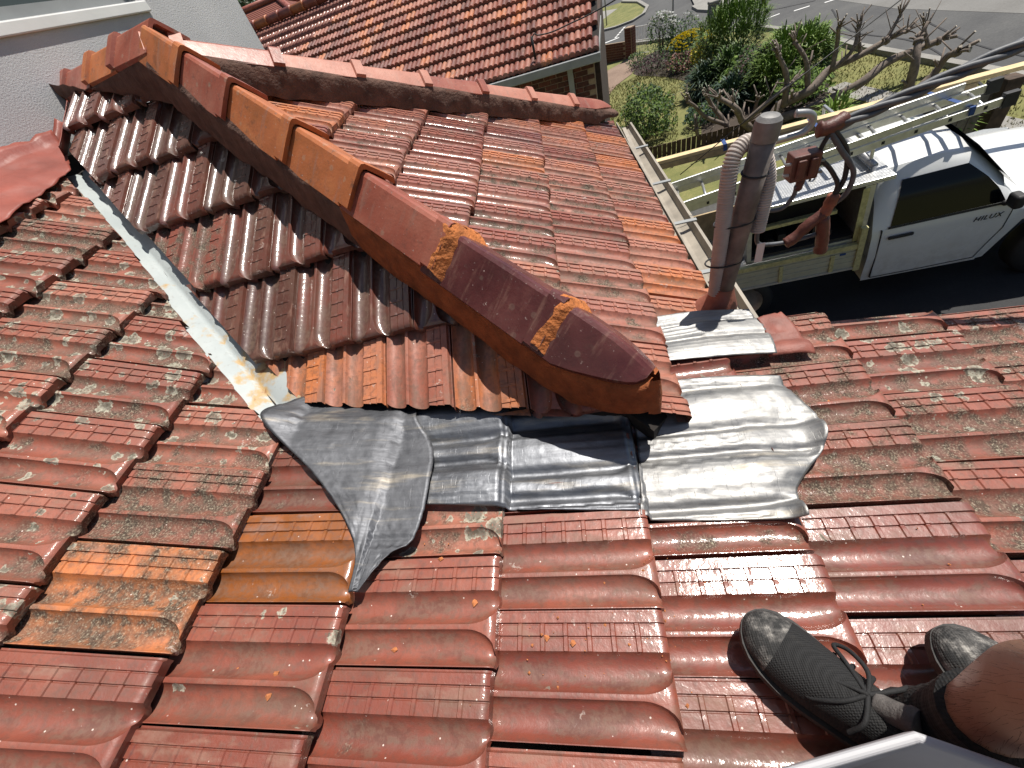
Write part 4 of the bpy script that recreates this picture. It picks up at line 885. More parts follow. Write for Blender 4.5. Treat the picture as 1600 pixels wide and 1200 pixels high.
shrub('rose_bush', 'tall loose rose bush with white blooms next to the gate', 'rose bush', (4.35, 20.6), (.55, .55, .62), 1900, .07, [G1, G2], flowers=[WF], nf=34, fs=.085, stems=9)
shrub('rose_bush', 'smaller white flowering rose bush right of the tall one', 'rose bush', (5.1, 20.3), (.6, .5, .45), 1500, .07, [G1, G4], flowers=[WF], nf=14, fs=.07, stems=8)
shrub('ground_shrub', 'low purple leaved groundcover edging the lawn near the path', 'shrub', (3.75, 18.8), (.75, .5, .22), 2400, .06, [P1, P1, G2])
shrub('ground_shrub', 'pinkish low shrub between purple groundcover and yellow flowers', 'shrub', (4.35, 17.2), (.42, .42, .28), 1500, .07, [K1, P1, G1])
shrub('ground_shrub', 'small green mound at the bend of the garden path', 'shrub', (3.35, 20.2), (.35, .35, .25), 900, .06, [G1, G2])
shrub('strap_leaf_plant', 'dark strap leaved clump in front of the weeping shrub', 'plant', (4.35, 14.3), (.42, .42, .30), 1300, .36, [G4, G2, G2], 'blade')
shrub('strap_leaf_plant', 'green strap leaved clump right of the dark strap leaved one', 'plant', (4.95, 14.1), (.45, .42, .38), 1300, .34, [G1, G2, G1], 'blade')
shrub('strap_leaf_plant', 'dark blue green strap leaved clump behind the small pruned tree', 'plant', (4.5, 12.6), (.42, .42, .28), 1100, .34, [G4, G2], 'blade')
shrub('dark_shrub', 'very dark small leaved shrub in the middle of the garden bed', 'shrub', (5.0, 12.9), (.5, .5, .5), 3000, .06, [G2, G2, P1])
shrub('grass_clump', 'tall feathery light green grass clump behind the big pruned tree', 'plant', (5.9, 12.7), (.8, .7, .52), 5200, .30, [G3, G1, G3], 'blade')
shrub('grass_clump', 'second feathery grass clump left of the tall one', 'plant', (5.35, 12.2), (.5, .5, .45), 3600, .24, [G1, G3], 'blade')
shrub('ground_shrub', 'grey green low shrub under the left limbs of the small pruned tree', 'shrub', (3.75, 12.3), (.45, .4, .22), 1600, .08, [G1, G4, G2])
shrub('ground_shrub', 'mid green loose shrub between strap leaved clumps and dark shrub', 'shrub', (5.0, 13.3), (.5, .45, .42), 2600, .09, [G1, G3, G1])
shrub('ground_shrub', 'yellowish green low plant behind the fork of the big pruned tree', 'shrub', (5.6, 11.4), (.5, .4, .3), 1700, .10, [G3, G1])
shrub('small_plant', 'little lime green plant at the foot of the big pruned tree', 'plant', (5.5, 9.6), (.22, .22, .22), 300, .3, [G3], 'blade', stems=0)
shrub('small_plant', 'lime green plant showing through the fence by the ladder end', 'plant', (6.1, 7.6), (.25, .25, .35), 400, .35, [G3], 'blade', stems=0)
def pruned(name, label, base, limbs, r0, seed):
    t = thing(name, label, 'tree', base); r2 = random.Random(seed); trunk = MB(); ends = MB()
    for P, ra, rb in limbs:
        P = [Vector(p) for p in P]; P = [p + Vector((0, r2.gauss(0, .09) if k else 0, 0)) for k, p in enumerate(P)]
        S = spline(P, 5); nS = len(S); rad = [ra + (rb - ra) * k / (nS - 1) for k in range(nS)]; rad = [r * (1 + .16 * nz(k * .9, seed, ra * 99)) for k, r in enumerate(rad)]
        trunk.tube(S, rad, 9)
        e = S[-1]; d = (S[-1] - S[-3]).normalized()
        trunk.tube([e - d * .03, e + d * .03], [rb * 1.5, rb * 1.35], 9)        # knuckle
        for q in range(r2.randrange(6, 10)):
            dd_ = (d + Vector((r2.gauss(0, .42), r2.gauss(0, .42), r2.gauss(.25, .35)))).normalized(); L = r2.uniform(.10, .34); rr_ = rb * r2.uniform(.36, .6)
            a = e + dd_ * rb * .6; b = e + dd_ * L; m = (a + b) / 2 + Vector((r2.gauss(0, .012), r2.gauss(0, .012), .01)); trunk.tube([a, m, b], [rr_, rr_ * .95, rr_ * .85], 6); ends.tube([b, b + dd_ * .004], rr_ * .9, 6)
        for q in range(r2.randrange(3, 7)):
            k = r2.randrange(2, nS - 1); a = S[k]; dd_ = Vector((r2.gauss(0, .7), r2.gauss(0, .6), r2.uniform(.3, 1.1))).normalized(); L = r2.uniform(.10, .42); rr_ = rad[k] * r2.uniform(.22, .38); b = a + dd_ * (L + rad[k]); trunk.tube([a, b], [rr_, rr_ * .85], 6); ends.tube([b, b + dd_ * .004], rr_ * .85, 6)
    trunk.part('trunk', STEM, t, True); ce = ends.part('cut_ends', CUT, t); ce['kind'] = 'stuff'; return t
pruned('pruned_tree', 'large hard pruned bare tree with knuckled limbs in front of the road', (4.66, 10.6, zg(4.66)), [
    ([(4.66, 10.6, -3.46), (4.74, 10.6, -3.15), (4.95, 10.6, -2.89), (5.37, 10.6, -2.7), (5.76, 10.6, -2.46), (6.23, 10.6, -2.32), (6.63, 10.6, -2.19)], .13, .05), ([(6.63, 10.6, -2.19), (7.02, 10.6, -2.16)], .045, .03), ([(6.63, 10.6, -2.19), (6.79, 10.6, -1.87)], .04, .022), ([(6.23, 10.6, -2.32), (6.10, 10.6, -1.97)], .04, .025),
    ([(4.95, 10.6, -2.89), (4.88, 10.6, -2.34), (4.64, 10.6, -1.90)], .07, .035), ([(5.37, 10.6, -2.7), (5.2, 10.6, -2.15), (4.97, 10.6, -1.80)], .06, .03), ([(4.74, 10.6, -3.15), (5.54, 10.5, -3.04), (6.19, 10.4, -2.74), (6.7, 10.4, -2.54), (7.32, 10.4, -2.45), (7.5, 10.4, -2.41)], .11, .05), ([(7.32, 10.4, -2.45), (7.15, 10.4, -2.12)], .04, .025),
    ([(5.76, 10.6, -2.46), (5.73, 10.6, -2.0), (5.62, 10.6, -1.72)], .05, .028), ([(5.76, 10.6, -2.46), (6.02, 10.6, -2.16), (6.06, 10.6, -1.80)], .05, .026), ([(4.62, 10.6, -3.4), (4.13, 10.5, -2.99), (3.89, 10.5, -2.61), (3.6, 10.5, -2.40)], .085, .04), ([(4.13, 10.5, -2.99), (4.59, 10.4, -2.61), (5.0, 10.4, -2.46)], .06, .03)], .13, 3)
pruned('pruned_tree', 'upright pruned stump tree nearest the footpath, right of the big one', (6.68, 9.6, zg(6.68)), [([(6.70, 9.6, -3.05), (6.62, 9.6, -2.55), (6.58, 9.6, -2.3), (6.62, 9.6, -2.08)], .09, .05), ([(6.72, 9.6, -3.0), (7.09, 9.6, -2.73), (7.16, 9.6, -2.45), (7.20, 9.6, -2.36)], .07, .05)], .09, 5)
pruned('pruned_tree', 'small pruned tree with pale cut stubs above the gutter and lawn', (4.0, 11.0, zg(4.0)), [([(4.04, 11, -3.42), (3.93, 11, -3.11), (3.65, 11, -2.71), (3.49, 11, -2.46)], .075, .035), ([(3.93, 11, -3.11), (3.49, 11, -2.86), (3.19, 11, -2.53), (3.02, 11, -2.38)], .05, .028), ([(4.04, 11, -3.40), (4.37, 11, -3.26), (4.54, 11, -3.07), (4.53, 11, -2.78)], .06, .03), ([(3.97, 11, -3.40), (3.37, 11, -3.24), (3.24, 11, -3.0)], .05, .035), ([(4.37, 11, -3.26), (4.12, 11, -2.96), (4.04, 11, -2.72)], .035, .022)], .075, 8)

# ------------------------------------------------------------------ street furniture and fences
def pole(label, x, y, h, r=.035): 
    o = put('sign_pole', MB().tube([(x, y, zg(x) - .05), (x, y, zg(x) + h)], [r, r * .8], 10).me('sign_pole', GREYTRIM, True)); tag(o, label, 'pole', 'street poles')
pole('thin dark pole behind the rose bush', 5.52, 24.07, 3.5); pole('thin dark pole behind the weeping shrub', 6.63, 20.5, 3.5); pole('thin dark pole on the corner verge beside the neighbouring roof', 3.47, 31.7, 4.0)
t = thing('utility_pillar', 'square concrete utility pillar with pale top at the kerb', 'pillar', (6.15, 20.4, zg(6.15))); z = zg(6.15)
bev(MB().box((5.98, 20.25, z - .02), (6.32, 20.55, z + .82)).part('pillar_body', simple('pillar_grey', (.16, .165, .16), .8, .2, 12, .2), t), .02); bev(MB().box((5.96, 20.23, z + .82), (6.34, 20.57, z + .92)).part('pillar_top', CONC, t), .03)
bf = thing('brick_fence', 'low dark red brick front fence with square end pillar by the gate', 'fence', (3.0, 22.8, zg(3)))
bricks = sharp(MB().box((-.115, -.05, -.038), (.115, .05, .038)).me('brick', BRICK), 30)
mb = MB(); fa = Vector((1.0, 24.3)); fb = Vector((3.3, 22.3)); fd = (fb - fa).normalized(); ang = math.atan2(fd.y, fd.x)
nb_ = int((fb - fa).length / .24)
mb2 = MB(); Tf = Matrix.Translation((fa.x, fa.y, zg(2.2) - .15)) @ Matrix.Rotation(ang, 4, 'Z'); mb2.box((0, -.042, 0), ((fb - fa).length, .042, .86), T=Tf); wallp = mb2.part('fence_core', JOINT, bf)
for r in range(9):
    for k in range(nb_):
        x = k * .24 + .12 + (.12 if r % 2 else 0); put('brick', bricks, wallp, Tf @ Matrix.Translation((x, 0, .045 + r * .088 + .06)))
pT = Matrix.Translation((3.42, 22.2, zg(3.4) - .1)) @ Matrix.Rotation(ang, 4, 'Z')
mb2 = MB(); mb2.box((-.16, -.16, 0), (.16, .16, 1.12), T=pT); pc = mb2.part('fence_pillar', JOINT, bf)
for r in range(12):
    for sx, sy, rot in ((0, -.13, 0), (0, .13, 0), (-.13, 0, 1), (.13, 0, 1)): put('brick', bricks, pc, pT @ Matrix.Translation((sx * 1., sy * 1., .06 + r * .09)) @ Matrix.Rotation(math.pi / 2 * rot, 4, 'Z') @ Matrix.Diagonal((1.15, 1, 1, 1)))
gt = thing('garden_gate', 'white wire garden gate standing open beside the rose bush', 'gate', (3.9, 21.8, zg(3.9)))
mb = MB(); z = zg(3.8)
for k in range(9): mb.tube([(3.62 + k * .055, 21.95 - k * .05, z + .05), (3.62 + k * .055, 21.95 - k * .05, z + .95)], .008, 6)
mb.part('gate_bars', WHITE, gt)
mb = MB()
for zz in (.06, .5, .94): mb.tube([(3.62, 21.95, z + zz), (4.06, 21.55, z + zz)], .013, 6)
mb.part('gate_rails', WHITE, gt)
pf = thing('paling_fence', 'low dark timber paling fence between lawn and driveway', 'fence', (3.2, 11.0, zg(3.2)))
for k in range(26):
    x = 2.0 + k * .105; y = 11.35 - k * .036; hgt = .30 + .02 * nz(k * 1.7, 3); put('paling', MB().box((x, y, zg(x) - .03), (x + .098, y + .02, zg(x) + hgt)).me('paling', DARKWOOD), pf)
wp = thing('timber_fence', 'weathered grey timber boards standing behind the ute bonnet', 'fence', (6.2, 7.6, zg(6.2)))
GW = simple('weathered_grey_board', (.16, .14, .11), .85, .35, 9, .3)
for k in range(9):
    x = 5.15 + k * .13; put('board', MB().box((x, 7.35 - .01 * k, zg(x)), (x + .122, 7.375 - .01 * k, zg(x) + .95)).me('board', GW), wp)
for label, x in (('thick dark brown timber post right of the ladder end', 6.62), ('narrow dark timber post beside the thick one', 6.38)):
    wd = .22 if 'thick dark' in label else .12
    o = put('timber_post', MB().box((x, 7.45, zg(x) - .05), (x + wd, 7.45 + wd, zg(x) + .80)).me('timber_post', DARKWOOD)); bev(tag(o, label, 'post'), .01)

# ------------------------------------------------------------------ ute
yw, pt = -.102, .108
F_ = Vector((math.cos(yw) * math.cos(pt), math.sin(yw) * math.cos(pt), math.sin(pt))); S_ = Vector((-math.sin(yw), math.cos(yw), 0)); U_ = F_.cross(S_)
CM = Matrix.Identity(4)
for i in range(3): CM[i][0] = F_[i]; CM[i][1] = S_[i]; CM[i][2] = U_[i]
CM.translation = (3.637, 4.458, -3.4)
ute = thing('ute', 'white single cab utility truck with aluminium tray parked on the driveway', 'ute', CM)
WD = 1.80
def ring_cab(F, lo, belt, top, inset, crown):
    if top > belt + .2: half = [(.02, lo), (-.012, (lo + belt) * .5), (.0, belt - .05), (.02, belt), (inset * .55, belt + (top - belt) * .55), (inset, top - .10), (inset + .07, top - .02), (.5, top + crown * .7), (.9, top + crown)]
    else: half = [(.02, lo), (-.012, (lo + belt) * .5 + .05), (.0, belt - .06), (.03, belt), (.10, belt + .03), (.22, top - .02), (.34, top), (.6, top + crown * .7), (.9, top + crown)]
    return [(F, s, h) for s, h in half] + [(F, WD - s, h) for s, h in half[-2::-1]]
stn = [(-.02, .42, 1.08, 1.62, .23, .035), (.03, .40, 1.09, 1.68, .21, .04), (.25, .40, 1.09, 1.70, .20, .045), (.55, .40, 1.09, 1.70, .20, .045), (.78, .40, 1.08, 1.655, .21, .045), (.95, .40, 1.07, 1.49, .19, .05), (1.12, .42, 1.06, 1.30, .15, .05), (1.22, .62, 1.04, 1.13, .1, .04), (1.32, .82, 1.0, 1.10, .1, .04), (1.50, .92, .98, 1.09, .1, .04), (1.78, .94, .95, 1.07, .1, .03), (2.02, .86, .92, 1.04, .1, .03), (2.18, .45, .86, .98, .1, .03), (2.30, .42, .74, .84, .1, .02)]
mb = MB(); rings = [ring_cab(*s) for s in stn]; m = len(rings[0])
mb.add([p for r in rings for p in r], [(i * m + k, (i + 1) * m + k, (i + 1) * m + k + 1, i * m + k + 1) for i in range(len(stn) - 1) for k in range(m - 1)] + [tuple(range(m)), tuple((len(stn) - 1) * m + k for k in range(m))[::-1]])
body = mb.lpart('cab_body', WHITECAR, ute, True); sharp(body.data, 35)
def sidepanel(poly, off, thick=.006):                    # polygon in (F, H), following the cab side
    def Sv(f, h):
        b = 1.08
        if h <= b: return np.interp(h, [.4, .75, 1.03, 1.08], [.02, -.012, 0, .02])
        return .02 + (h - b) * .36
    n = len(poly); V = [(f, Sv(f, h) - off, h) for f, h in poly] + [(f, Sv(f, h) - off + thick, h) for f, h in poly]
    return V, [tuple(range(n)), tuple(range(2 * n - 1, n - 1, -1))] + [(k, (k + 1) % n, (k + 1) % n + n, k + n) for k in range(n)]
def gridpanel(name, fr, hr, mat, off, cut=None, parent=None):
    fs = np.linspace(*fr, 14); hs = np.linspace(*hr, 12); V = []
    for h in hs:
        a, b = cut(h) if cut else fr
        for f in np.linspace(a, b, 14): V.append((f, float(np.interp(h, [.4, .75, 1.03, 1.09, 1.425, 1.60], [.02, -.012, 0, .02, .108, .198])) - off, h))
    return loc(name, meshdata(name, V, [(j * 14 + i, j * 14 + i + 1, (j + 1) * 14 + i + 1, (j + 1) * 14 + i) for j in range(11) for i in range(13)], [mat], True), parent or ute)
door = gridpanel('door', (.07, 1.14), (.44, 1.075), WHITECAR, .008, lambda h: (.07 + .0 * h, float(np.interp(h, [.44, .6, .8, 1.08], [1.02, 1.06, 1.15, 1.17]))))
mb = MB()
for f in (.062,): mb.box((f - .004, -.012, .44), (f + .004, .03, 1.08))
mb.tube([(1.176, -.006, 1.06), (1.172, -.012, .96), (1.156, -.020, .80), (1.07, -.016, .60), (1.03, .004, .45)], .005, 6); mb.tube([(.062, -.002, .437), (.5, -.002, .437), (1.03, .004, .445)], .004, 6); mb.lpart('door_gap', BLACK, door)
bev(MB().box((1.27, -.004, .93), (1.33, .012, .955)).lpart('side_indicator', INSUL, ute), .006)
gridpanel('side_window', (.14, 1.1), (1.10, 1.555), CARGLASS, .010, lambda h: (float(np.interp(h, [1.1, 1.55], [.14, .20])), float(np.interp(h, [1.1, 1.25, 1.4, 1.555], [1.10, 1.02, .90, .74]))))
gridpanel('window_trim', (.11, 1.1), (1.075, 1.10), BLACK, .013, lambda h: (.12, 1.13))
gridpanel('sill_panel', (.0, 1.1), (.40, .44), WHITECAR, .004, lambda h: (-.02, 1.06))
mb = MB(); mb.box((.13, -.040, .955), (.36, -.012, .995)); bev(mb.lpart('door_handle', BLACK, door), .014, 3)
mb = MB(); mb.box((1.06, -.17, 1.09), (1.15, -.02, 1.23)); mb.box((1.06, -.03, 1.06), (1.12, .03, 1.12)); bev(mb.lpart('wing_mirror', BLACK, ute), .035, 4)
V = [(.80, .24, 1.665), (.80, .9, 1.71), (.80, 1.56, 1.665), (1.20, 1.68, 1.155), (1.20, .9, 1.185), (1.20, .12, 1.155)]
mb = MB(); mb.add([(x + .014, y, z + .018) for x, y, z in V], [(0, 1, 4, 5), (1, 2, 3, 4)]); mb.lpart('windscreen', CARGLASS, ute, True)
for ya, yb in ((.3, .85), (.95, 1.5)): MB().tube([(1.235, ya, 1.175), (1.16, yb, 1.235)], .009, 6).lpart('wiper', BLACK, ute)
mb = MB(); mb.box((-.01, .25, 1.15), (.0, 1.55, 1.55)); mb.lpart('rear_window', CARGLASS, ute)
MB().tube(spline([(.62, .5, 1.12), (.60, .35, 1.19), (.60, .5, 1.27), (.62, .65, 1.19), (.62, .5, 1.12)], 6), .012, 6).lpart('steering_wheel', GREYTRIM, ute, True)
tc = bpy.data.curves.new('badge', 'FONT'); tc.body = 'HILUX'; tc.size = .072; tc.extrude = .003; tc.shear = .25; tc.space_character = 1.15
to = bpy.data.objects.new('badge_tmp', tc); link(to); bpy.context.view_layer.update()
bme = bpy.data.meshes.new_from_object(to.evaluated_get(bpy.context.evaluated_depsgraph_get())); bpy.data.objects.remove(to)
bme.materials.clear(); bme.materials.append(BLACK); bo = loc('badge', bme, door); bo.location = (.87, -.014, .945); bo.rotation_euler = (math.pi / 2, 0, .0)
TYRE = BLACK
def wheel(f, s):
    t = MB(); P = []
    mb = MB(); prof = [(-.11, .24), (-.11, .34), (-.08, .365), (.08, .365), (.11, .34), (.11, .24)]; n = 28
    mb.add([(f + math.cos(2 * math.pi * k / n) * r, s + y, .365 + math.sin(2 * math.pi * k / n) * r) for k in range(n) for y, r in prof], [(k * 6 + q, k * 6 + q + 1, ((k + 1) % n) * 6 + q + 1, ((k + 1) % n) * 6 + q) for k in range(n) for q in range(5)])
    w_ = mb.lpart('wheel', TYRE, ute, True)
    mb = MB(); mb.add([(f + math.cos(2 * math.pi * k / n) * r, s + y, .365 + math.sin(2 * math.pi * k / n) * r) for k in range(n) for y, r in ((-.10, .24), (-.05, .20), (-.06, .06), (-.06, .001))], [(k * 4 + q, k * 4 + q + 1, ((k + 1) % n) * 4 + q + 1, ((k + 1) % n) * 4 + q) for k in range(n) for q in range(3)])
    mb.lpart('rim', GALV, w_, True)
for f, s in ((1.76, .14), (1.76, 1.66), (-1.32, .14), (-1.32, 1.66)): wheel(f, s)
# tray
mb = MB(); mb.box((-2.55, -.02, .74), (-.13, 1.82, .80)); mb.box((-2.4, .4, .5), (1.0, .5, .74)); mb.box((-2.4, 1.3, .5), (1.0, 1.4, .74)); mb.lpart('tray_floor', CHECK, ute)
mb = MB(); mb.box((-2.55, -.055, .70), (-.13, -.028, 1.0))
for h in (.76, .83, .90): mb.box((-2.55, -.064, h), (-.13, -.055, h + .028))
mb.lpart('drop_side', simple('tray_side_aluminium', (.50, .50, .40), .5, .12, 8, .1, .35), ute)
MB().box((-2.55, -.075, .962), (-.16, -.02, 1.02)).lpart('tray_rail', CHECK_Y, ute); MB().box((-2.55, -.075, .675), (-.16, -.03, .70)).lpart('rope_rail', ALU, ute)
MB().box((-2.55, 1.82, .74), (-.13, 1.85, 1.0)).lpart('drop_side', ALU, ute)
for f in (-.42, -.95, -1.6): bev(MB().box((f, -.078, .70), (f + .045, -.062, .93)).lpart('hinge', CHECK_Y, ute), .004)
mb = MB(); mb.box((-.17, -.085, .66), (-.11, -.03, 1.22)); mb.lpart('corner_post', CHECK_Y, ute); MB().box((-.33, -.0655, .90), (-.27, -.064, .93)).lpart('blue_sticker', BLUE, ute)
tb = MB(); T0, T1 = -1.30, -.10
tb.box((T0, .0, 1.68), (.06, .62, 1.73)); lid = tb.lpart('toolbox_lid', CHECK, ute); bev(lid, .006)
mb = MB(); mb.box((T0, .0, 1.03), (T0 + .05, .6, 1.678)); mb.box((T1 - .09, .0, 1.03), (T1, .6, 1.678)); mb.box((T0, .56, 1.03), (T1, .6, 1.678)); mb.box((T0, .0, 1.022), (T1, .6, 1.06)); mb.lpart('toolbox_body', ALU, ute)
mb = MB(); mb.box((T0 + .051, .02, 1.062), (T1 - .091, .555, 1.10)); mb.box((T0 + .052, .50, 1.10), (T1 - .092, .555, 1.67)); mb.lpart('toolbox_lining', BLACK, ute)
mb = MB(); mb.box((T0 + .06, .03, 1.42), (T1 - .30, .10, 1.46)); mb.lpart('toolbox_shelf', CHECK_Y, ute)
mb = MB(); mb.box((T1 - .11, -.012, 1.03), (T1 - .05, -.002, 1.66)); mb.lpart('toolbox_jamb', CHECK_Y, ute)
for k in range(7): MB().box((T0 + .12 + k * .12, .12, 1.102), (T0 + .20 + k * .12, .3, 1.16 + .05 * (k % 3))).lpart('tool_case', simple('tool_case_dark', (.015, .015, .016), .6, .4, 20, .3), ute)
MB().tube([(-.6, .35, 1.73), (-.6, .35, 1.77), (-.57, .33, 1.78), (-.55, .36, 1.74)], .012, 8).lpart('lid_latch', BLACK, ute)
MB().tube([(-.07, .20, 1.78), (-.07, 1.62, 1.78)], .035, 14).lpart('headboard_bar', GALV, ute, True)
for s in (.2, 1.6): MB().tube([(-.07, s, .8), (-.07, s, 1.78)], .025, 10).lpart('headboard_post', GALV, ute, True)
mb = MB()
for k in range(24):
    s = .22 + k * .058; mb.tube([(-.07, s, 1.0), (-.07, min(s + .38, 1.6), 1.76)], .004, 4); mb.tube([(-.07, min(s + .38, 1.6), 1.0), (-.07, s, 1.76)], .004, 4)
mb.lpart('headboard_mesh', ALU, ute)
for f in (-2.35,):
    mb = MB(); mb.tube([(f, -.02, 1.0), (f, -.02, 1.92), (f, 1.80, 1.92), (f, 1.80, 1.0)], .022, 8); mb.lpart('rack_bar', ALU, ute)
mb = MB(); mb.tube([(-.07, .3, 1.78), (-.07, .3, 1.93), (-.07, 1.75, 1.93), (-.07, 1.75, 1.78)], .02, 8); mb.lpart('rack_bar', ALU, ute)
def W4(f, s, h): return CM @ Vector((f, s, h))
# ladder on the rack
lad = thing('ladder', 'long aluminium extension ladder lying on the ute rack above the cab', 'ladder', W4(-2.3, .3, 1.96))
def rail(a, b, name, mat, hh=.075, ww=.028, parent=lad, h0=0):
    a = Vector(a); b = Vector(b); d = (b - a).normalized(); s = UZ.cross(d).normalized(); u = d.cross(s); mb = MB()
    V = [p + s * x + u * y for p in (a, b) for x, y in ((-ww, 0), (ww, 0), (ww, hh), (-ww, hh))]
    mb.add(V, [(0, 1, 2, 3), (7, 6, 5, 4), (0, 4, 5, 1), (1, 5, 6, 2), (2, 6, 7, 3), (3, 7, 4, 0)]); return bev(mb.part(name, mat, parent), .004)
n0, n1 = W4(-2.7, -.10, 1.93), W4(.98, .42, 1.93); f0, f1 = W4(-2.7, .50, 1.93), W4(1.04, .80, 1.93)
rail(n0, n1, 'ladder_rail', ALU, .08, .015); rail(f0, f1, 'ladder_rail', ALU, .08, .015)
up = U_ * .085; rail(n0 + up + F_ * .3, n1 + up - F_ * .2, 'ladder_rail', ALU, .075, .013); rail(f0 + up + F_ * .3, f1 + up - F_ * .2, 'ladder_rail', ALU, .075, .013)
for k in range(13):
    t = (k + .5) / 13; MB().tube([n0.lerp(n1, t) + U_ * .04, f0.lerp(f1, t) + U_ * .04], .016, 8).part('rung', ALU, lad, True)
    a = n0.lerp(n1, t); MB().box((-.014, -.019, .024), (.014, -.014, .056), T=Matrix.Translation(a) @ CM.to_3x3().to_4x4()).part('rung_plug', BLACK, lad)
for a in (n1, f1): rail(a - F_ * .01 - U_ * .02, a + F_ * .10 - U_ * .02, 'ladder_foot', BLACK, .13, .03)
pk = rail(W4(-2.75, 1.42, 2.05), W4(3.2, 1.22, 1.78), 'timber_plank', PINE, .045, .055, None); tag(pk, 'long pale pine plank strapped along the far side of the rack', 'plank')
pk2 = rail(W4(-2.7, 1.40, 1.975), W4(1.2, 1.27, 1.80), 'timber_plank', BOARD, .07, .045, None); tag(pk2, 'shorter darker board lying under the pale pine plank', 'plank')
for k, (f, lab) in enumerate(((-1.30, 'dark blue strap round the planks near the mast'), (-.35, 'blue strap behind the cable connectors on the ladder'), (.72, 'bright blue strap tying plank and ladder near the ladder end'))):
    s0, s1_ = (1.30, 1.46) if k == 0 else (.35, 1.34); h0 = 1.93 - .0 * f
    z1 = float(np.interp(f, [-2.75, 3.2], [2.05, 1.78])) + .05; mb = MB()
    P = [W4(f, s0, h0 + .02), W4(f, s0, h0 + .10 if k else z1), W4(f, 1.30, z1), W4(f, s1_ + .03, z1), W4(f, s1_ + .03, 1.90)]
    V = [p + F_ * q for p in P for q in (-.022, .022)]; mb.add(V, [(2 * i, 2 * i + 1, 2 * i + 3, 2 * i + 2) for i in range(len(P) - 1)])
    o = put('tie_strap', mb.me('tie_strap', BLUE)); o.modifiers.new('s', 'SOLIDIFY').thickness = .004; tag(o, lab, 'strap')
# board and black plastic in the tray
tag(put('plywood_offcut', MB().box((-1.95, 1.0, .81), (-.35, 1.03, 1.30), T=CM).me('plywood_offcut', BOARD)), 'tan board standing on edge in the tray behind the toolbox', 'board')
mb = MB(); V = []; n = 26
for j in range(n + 1):
    for i in range(n + 1):
        u, v = i / n - .5, j / n - .5; r = max(0, 1 - (u * u + v * v) * 3.6); h = .42 * r ** .6 * (1 + .5 * nz(u * 9, v * 9, 2)) + .06 * nz(u * 22, v * 22)
        V.append(CM @ Vector((-1.85 + u * .9, .38 + v * .75, .80 + max(0, h))))
mb.add(V, [(j * (n + 1) + i, j * (n + 1) + i + 1, (j + 1) * (n + 1) + i + 1, (j + 1) * (n + 1) + i) for j in range(n) for i in range(n)])
tag(put('plastic_bag', mb.me('plastic_bag', TARP, True)), 'crumpled black plastic bag in the ute tray beside the gutter', 'bag')

# ------------------------------------------------------------------ neighbouring house
NP = Vector((1.05, 9.16, -.62)); na = math.radians(6.4); ND = Vector((-math.cos(na), math.sin(na), 0)); NB = Vector((math.sin(na), math.cos(na), 0)); npt = math.radians(25); NU = NB * math.cos(npt) + UZ * math.sin(npt); NN = (-ND).cross(NU)
nh = thing('brick_house', 'neighbouring dark brick house with streaky orange and red tiled roof', 'house', (NP.x - 4, NP.y + 3, -3.5))
nc, nr = 46, 14
mb = MB(); a = NP - NN * .09; e = NU * (nr * .325); l = ND * (nc * .21)
mb.add([a, a + l, a + l + e, a + e] + [q - NN * .08 for q in (a, a + l, a + l + e, a + e)], [(0, 3, 2, 1), (4, 5, 6, 7), (0, 1, 5, 4), (1, 2, 6, 5), (2, 3, 7, 6), (3, 0, 4, 7)]); back = NB * (nr * .325 * math.cos(npt)) * 2
top = a + e; far = a + back; mb.add([top, top + l, far + l, far], [(0, 1, 2, 3)])
nroof = mb.part('roof', DECK, nh)
NTILE = tile_material('neighbour_tile')
def ntile():
    V = []; F = []; prof = [(0, -.008), (.018, .014), (.050, .022), (.078, .012), (.095, -.010), (.110, .004), (.128, .022), (.168, .026), (.196, .012), (.21, -.006)]; m = len(prof)
    for v in (0., .345):
        for s, h in prof: V.append((s, v, h))
    for s, h in prof: V.append((s, 0, h - .075))
    F = [(i, i + 1, m + i + 1, m + i) for i in range(m - 1)] + [(2 * m + i, 2 * m + i + 1, i + 1, i) for i in range(m - 1)]
    return V, F
tv, tf = ntile(); NTM = sharp(meshdata('neighbour_tile', tv, tf, [NTILE], True), 50)
todo = []
for r in range(nr):
    for k in range(nc):
        low = NP + NU * (r * .325) + ND * (k + 1) * .21 + (ND * (.105 if r % 2 else 0))
        M = frame(low, -ND, NU * .325, .060); todo.append(((low - Vector(CC)).length, low, M))
def inview(P):
    c = CR @ (np.array(P) - CC); return c[2] > 0 and 380 < 800 + CF * c[0] / c[2] < 960 and -30 < 600 + CF * c[1] / c[2] < 135
todo.sort(key=lambda q: (not inview(q[1]), q[0])); rest = MB(); rest2 = MB()
for q, (d, low, M) in enumerate(todo):
    if q < 300:
        o = put('roof_tile', NTM, nroof, M); g = random.random(); o.color = (random.choice([.28, .36, .44, .5, .55, .6, .66, .74, .82]), .2 + .5 * g, .2 * random.random(), random.uniform(.3, .7))
    else:
        (rest if random.random() < .6 else rest2).add([M @ Vector(v) for v in tv], tf)
o = rest.part('roof_tiles_far', NTILE, nroof, True); o['kind'] = 'stuff'; o.color = (.48, .4, .1, .5)
o = rest2.part('roof_tiles_far', NTILE, nroof, True); o['kind'] = 'stuff'; o.color = (.6, .4, .1, .5)
rt0 = NP + NU * (nr * .325) + UZ * .07
for k in range(24):
    p = rt0 + ND * (k * .41); mb = MB(); mb.tube([p, p + ND * .05, p + ND * .051, p + ND * .42], [.115, .115, .10, .10], 10); mb.part('ridge_cap', CAP_RED if k % 3 else CAP_ORANGE, nh, True)
mb = MB(); q = NP - UZ * .10 - NB * .06
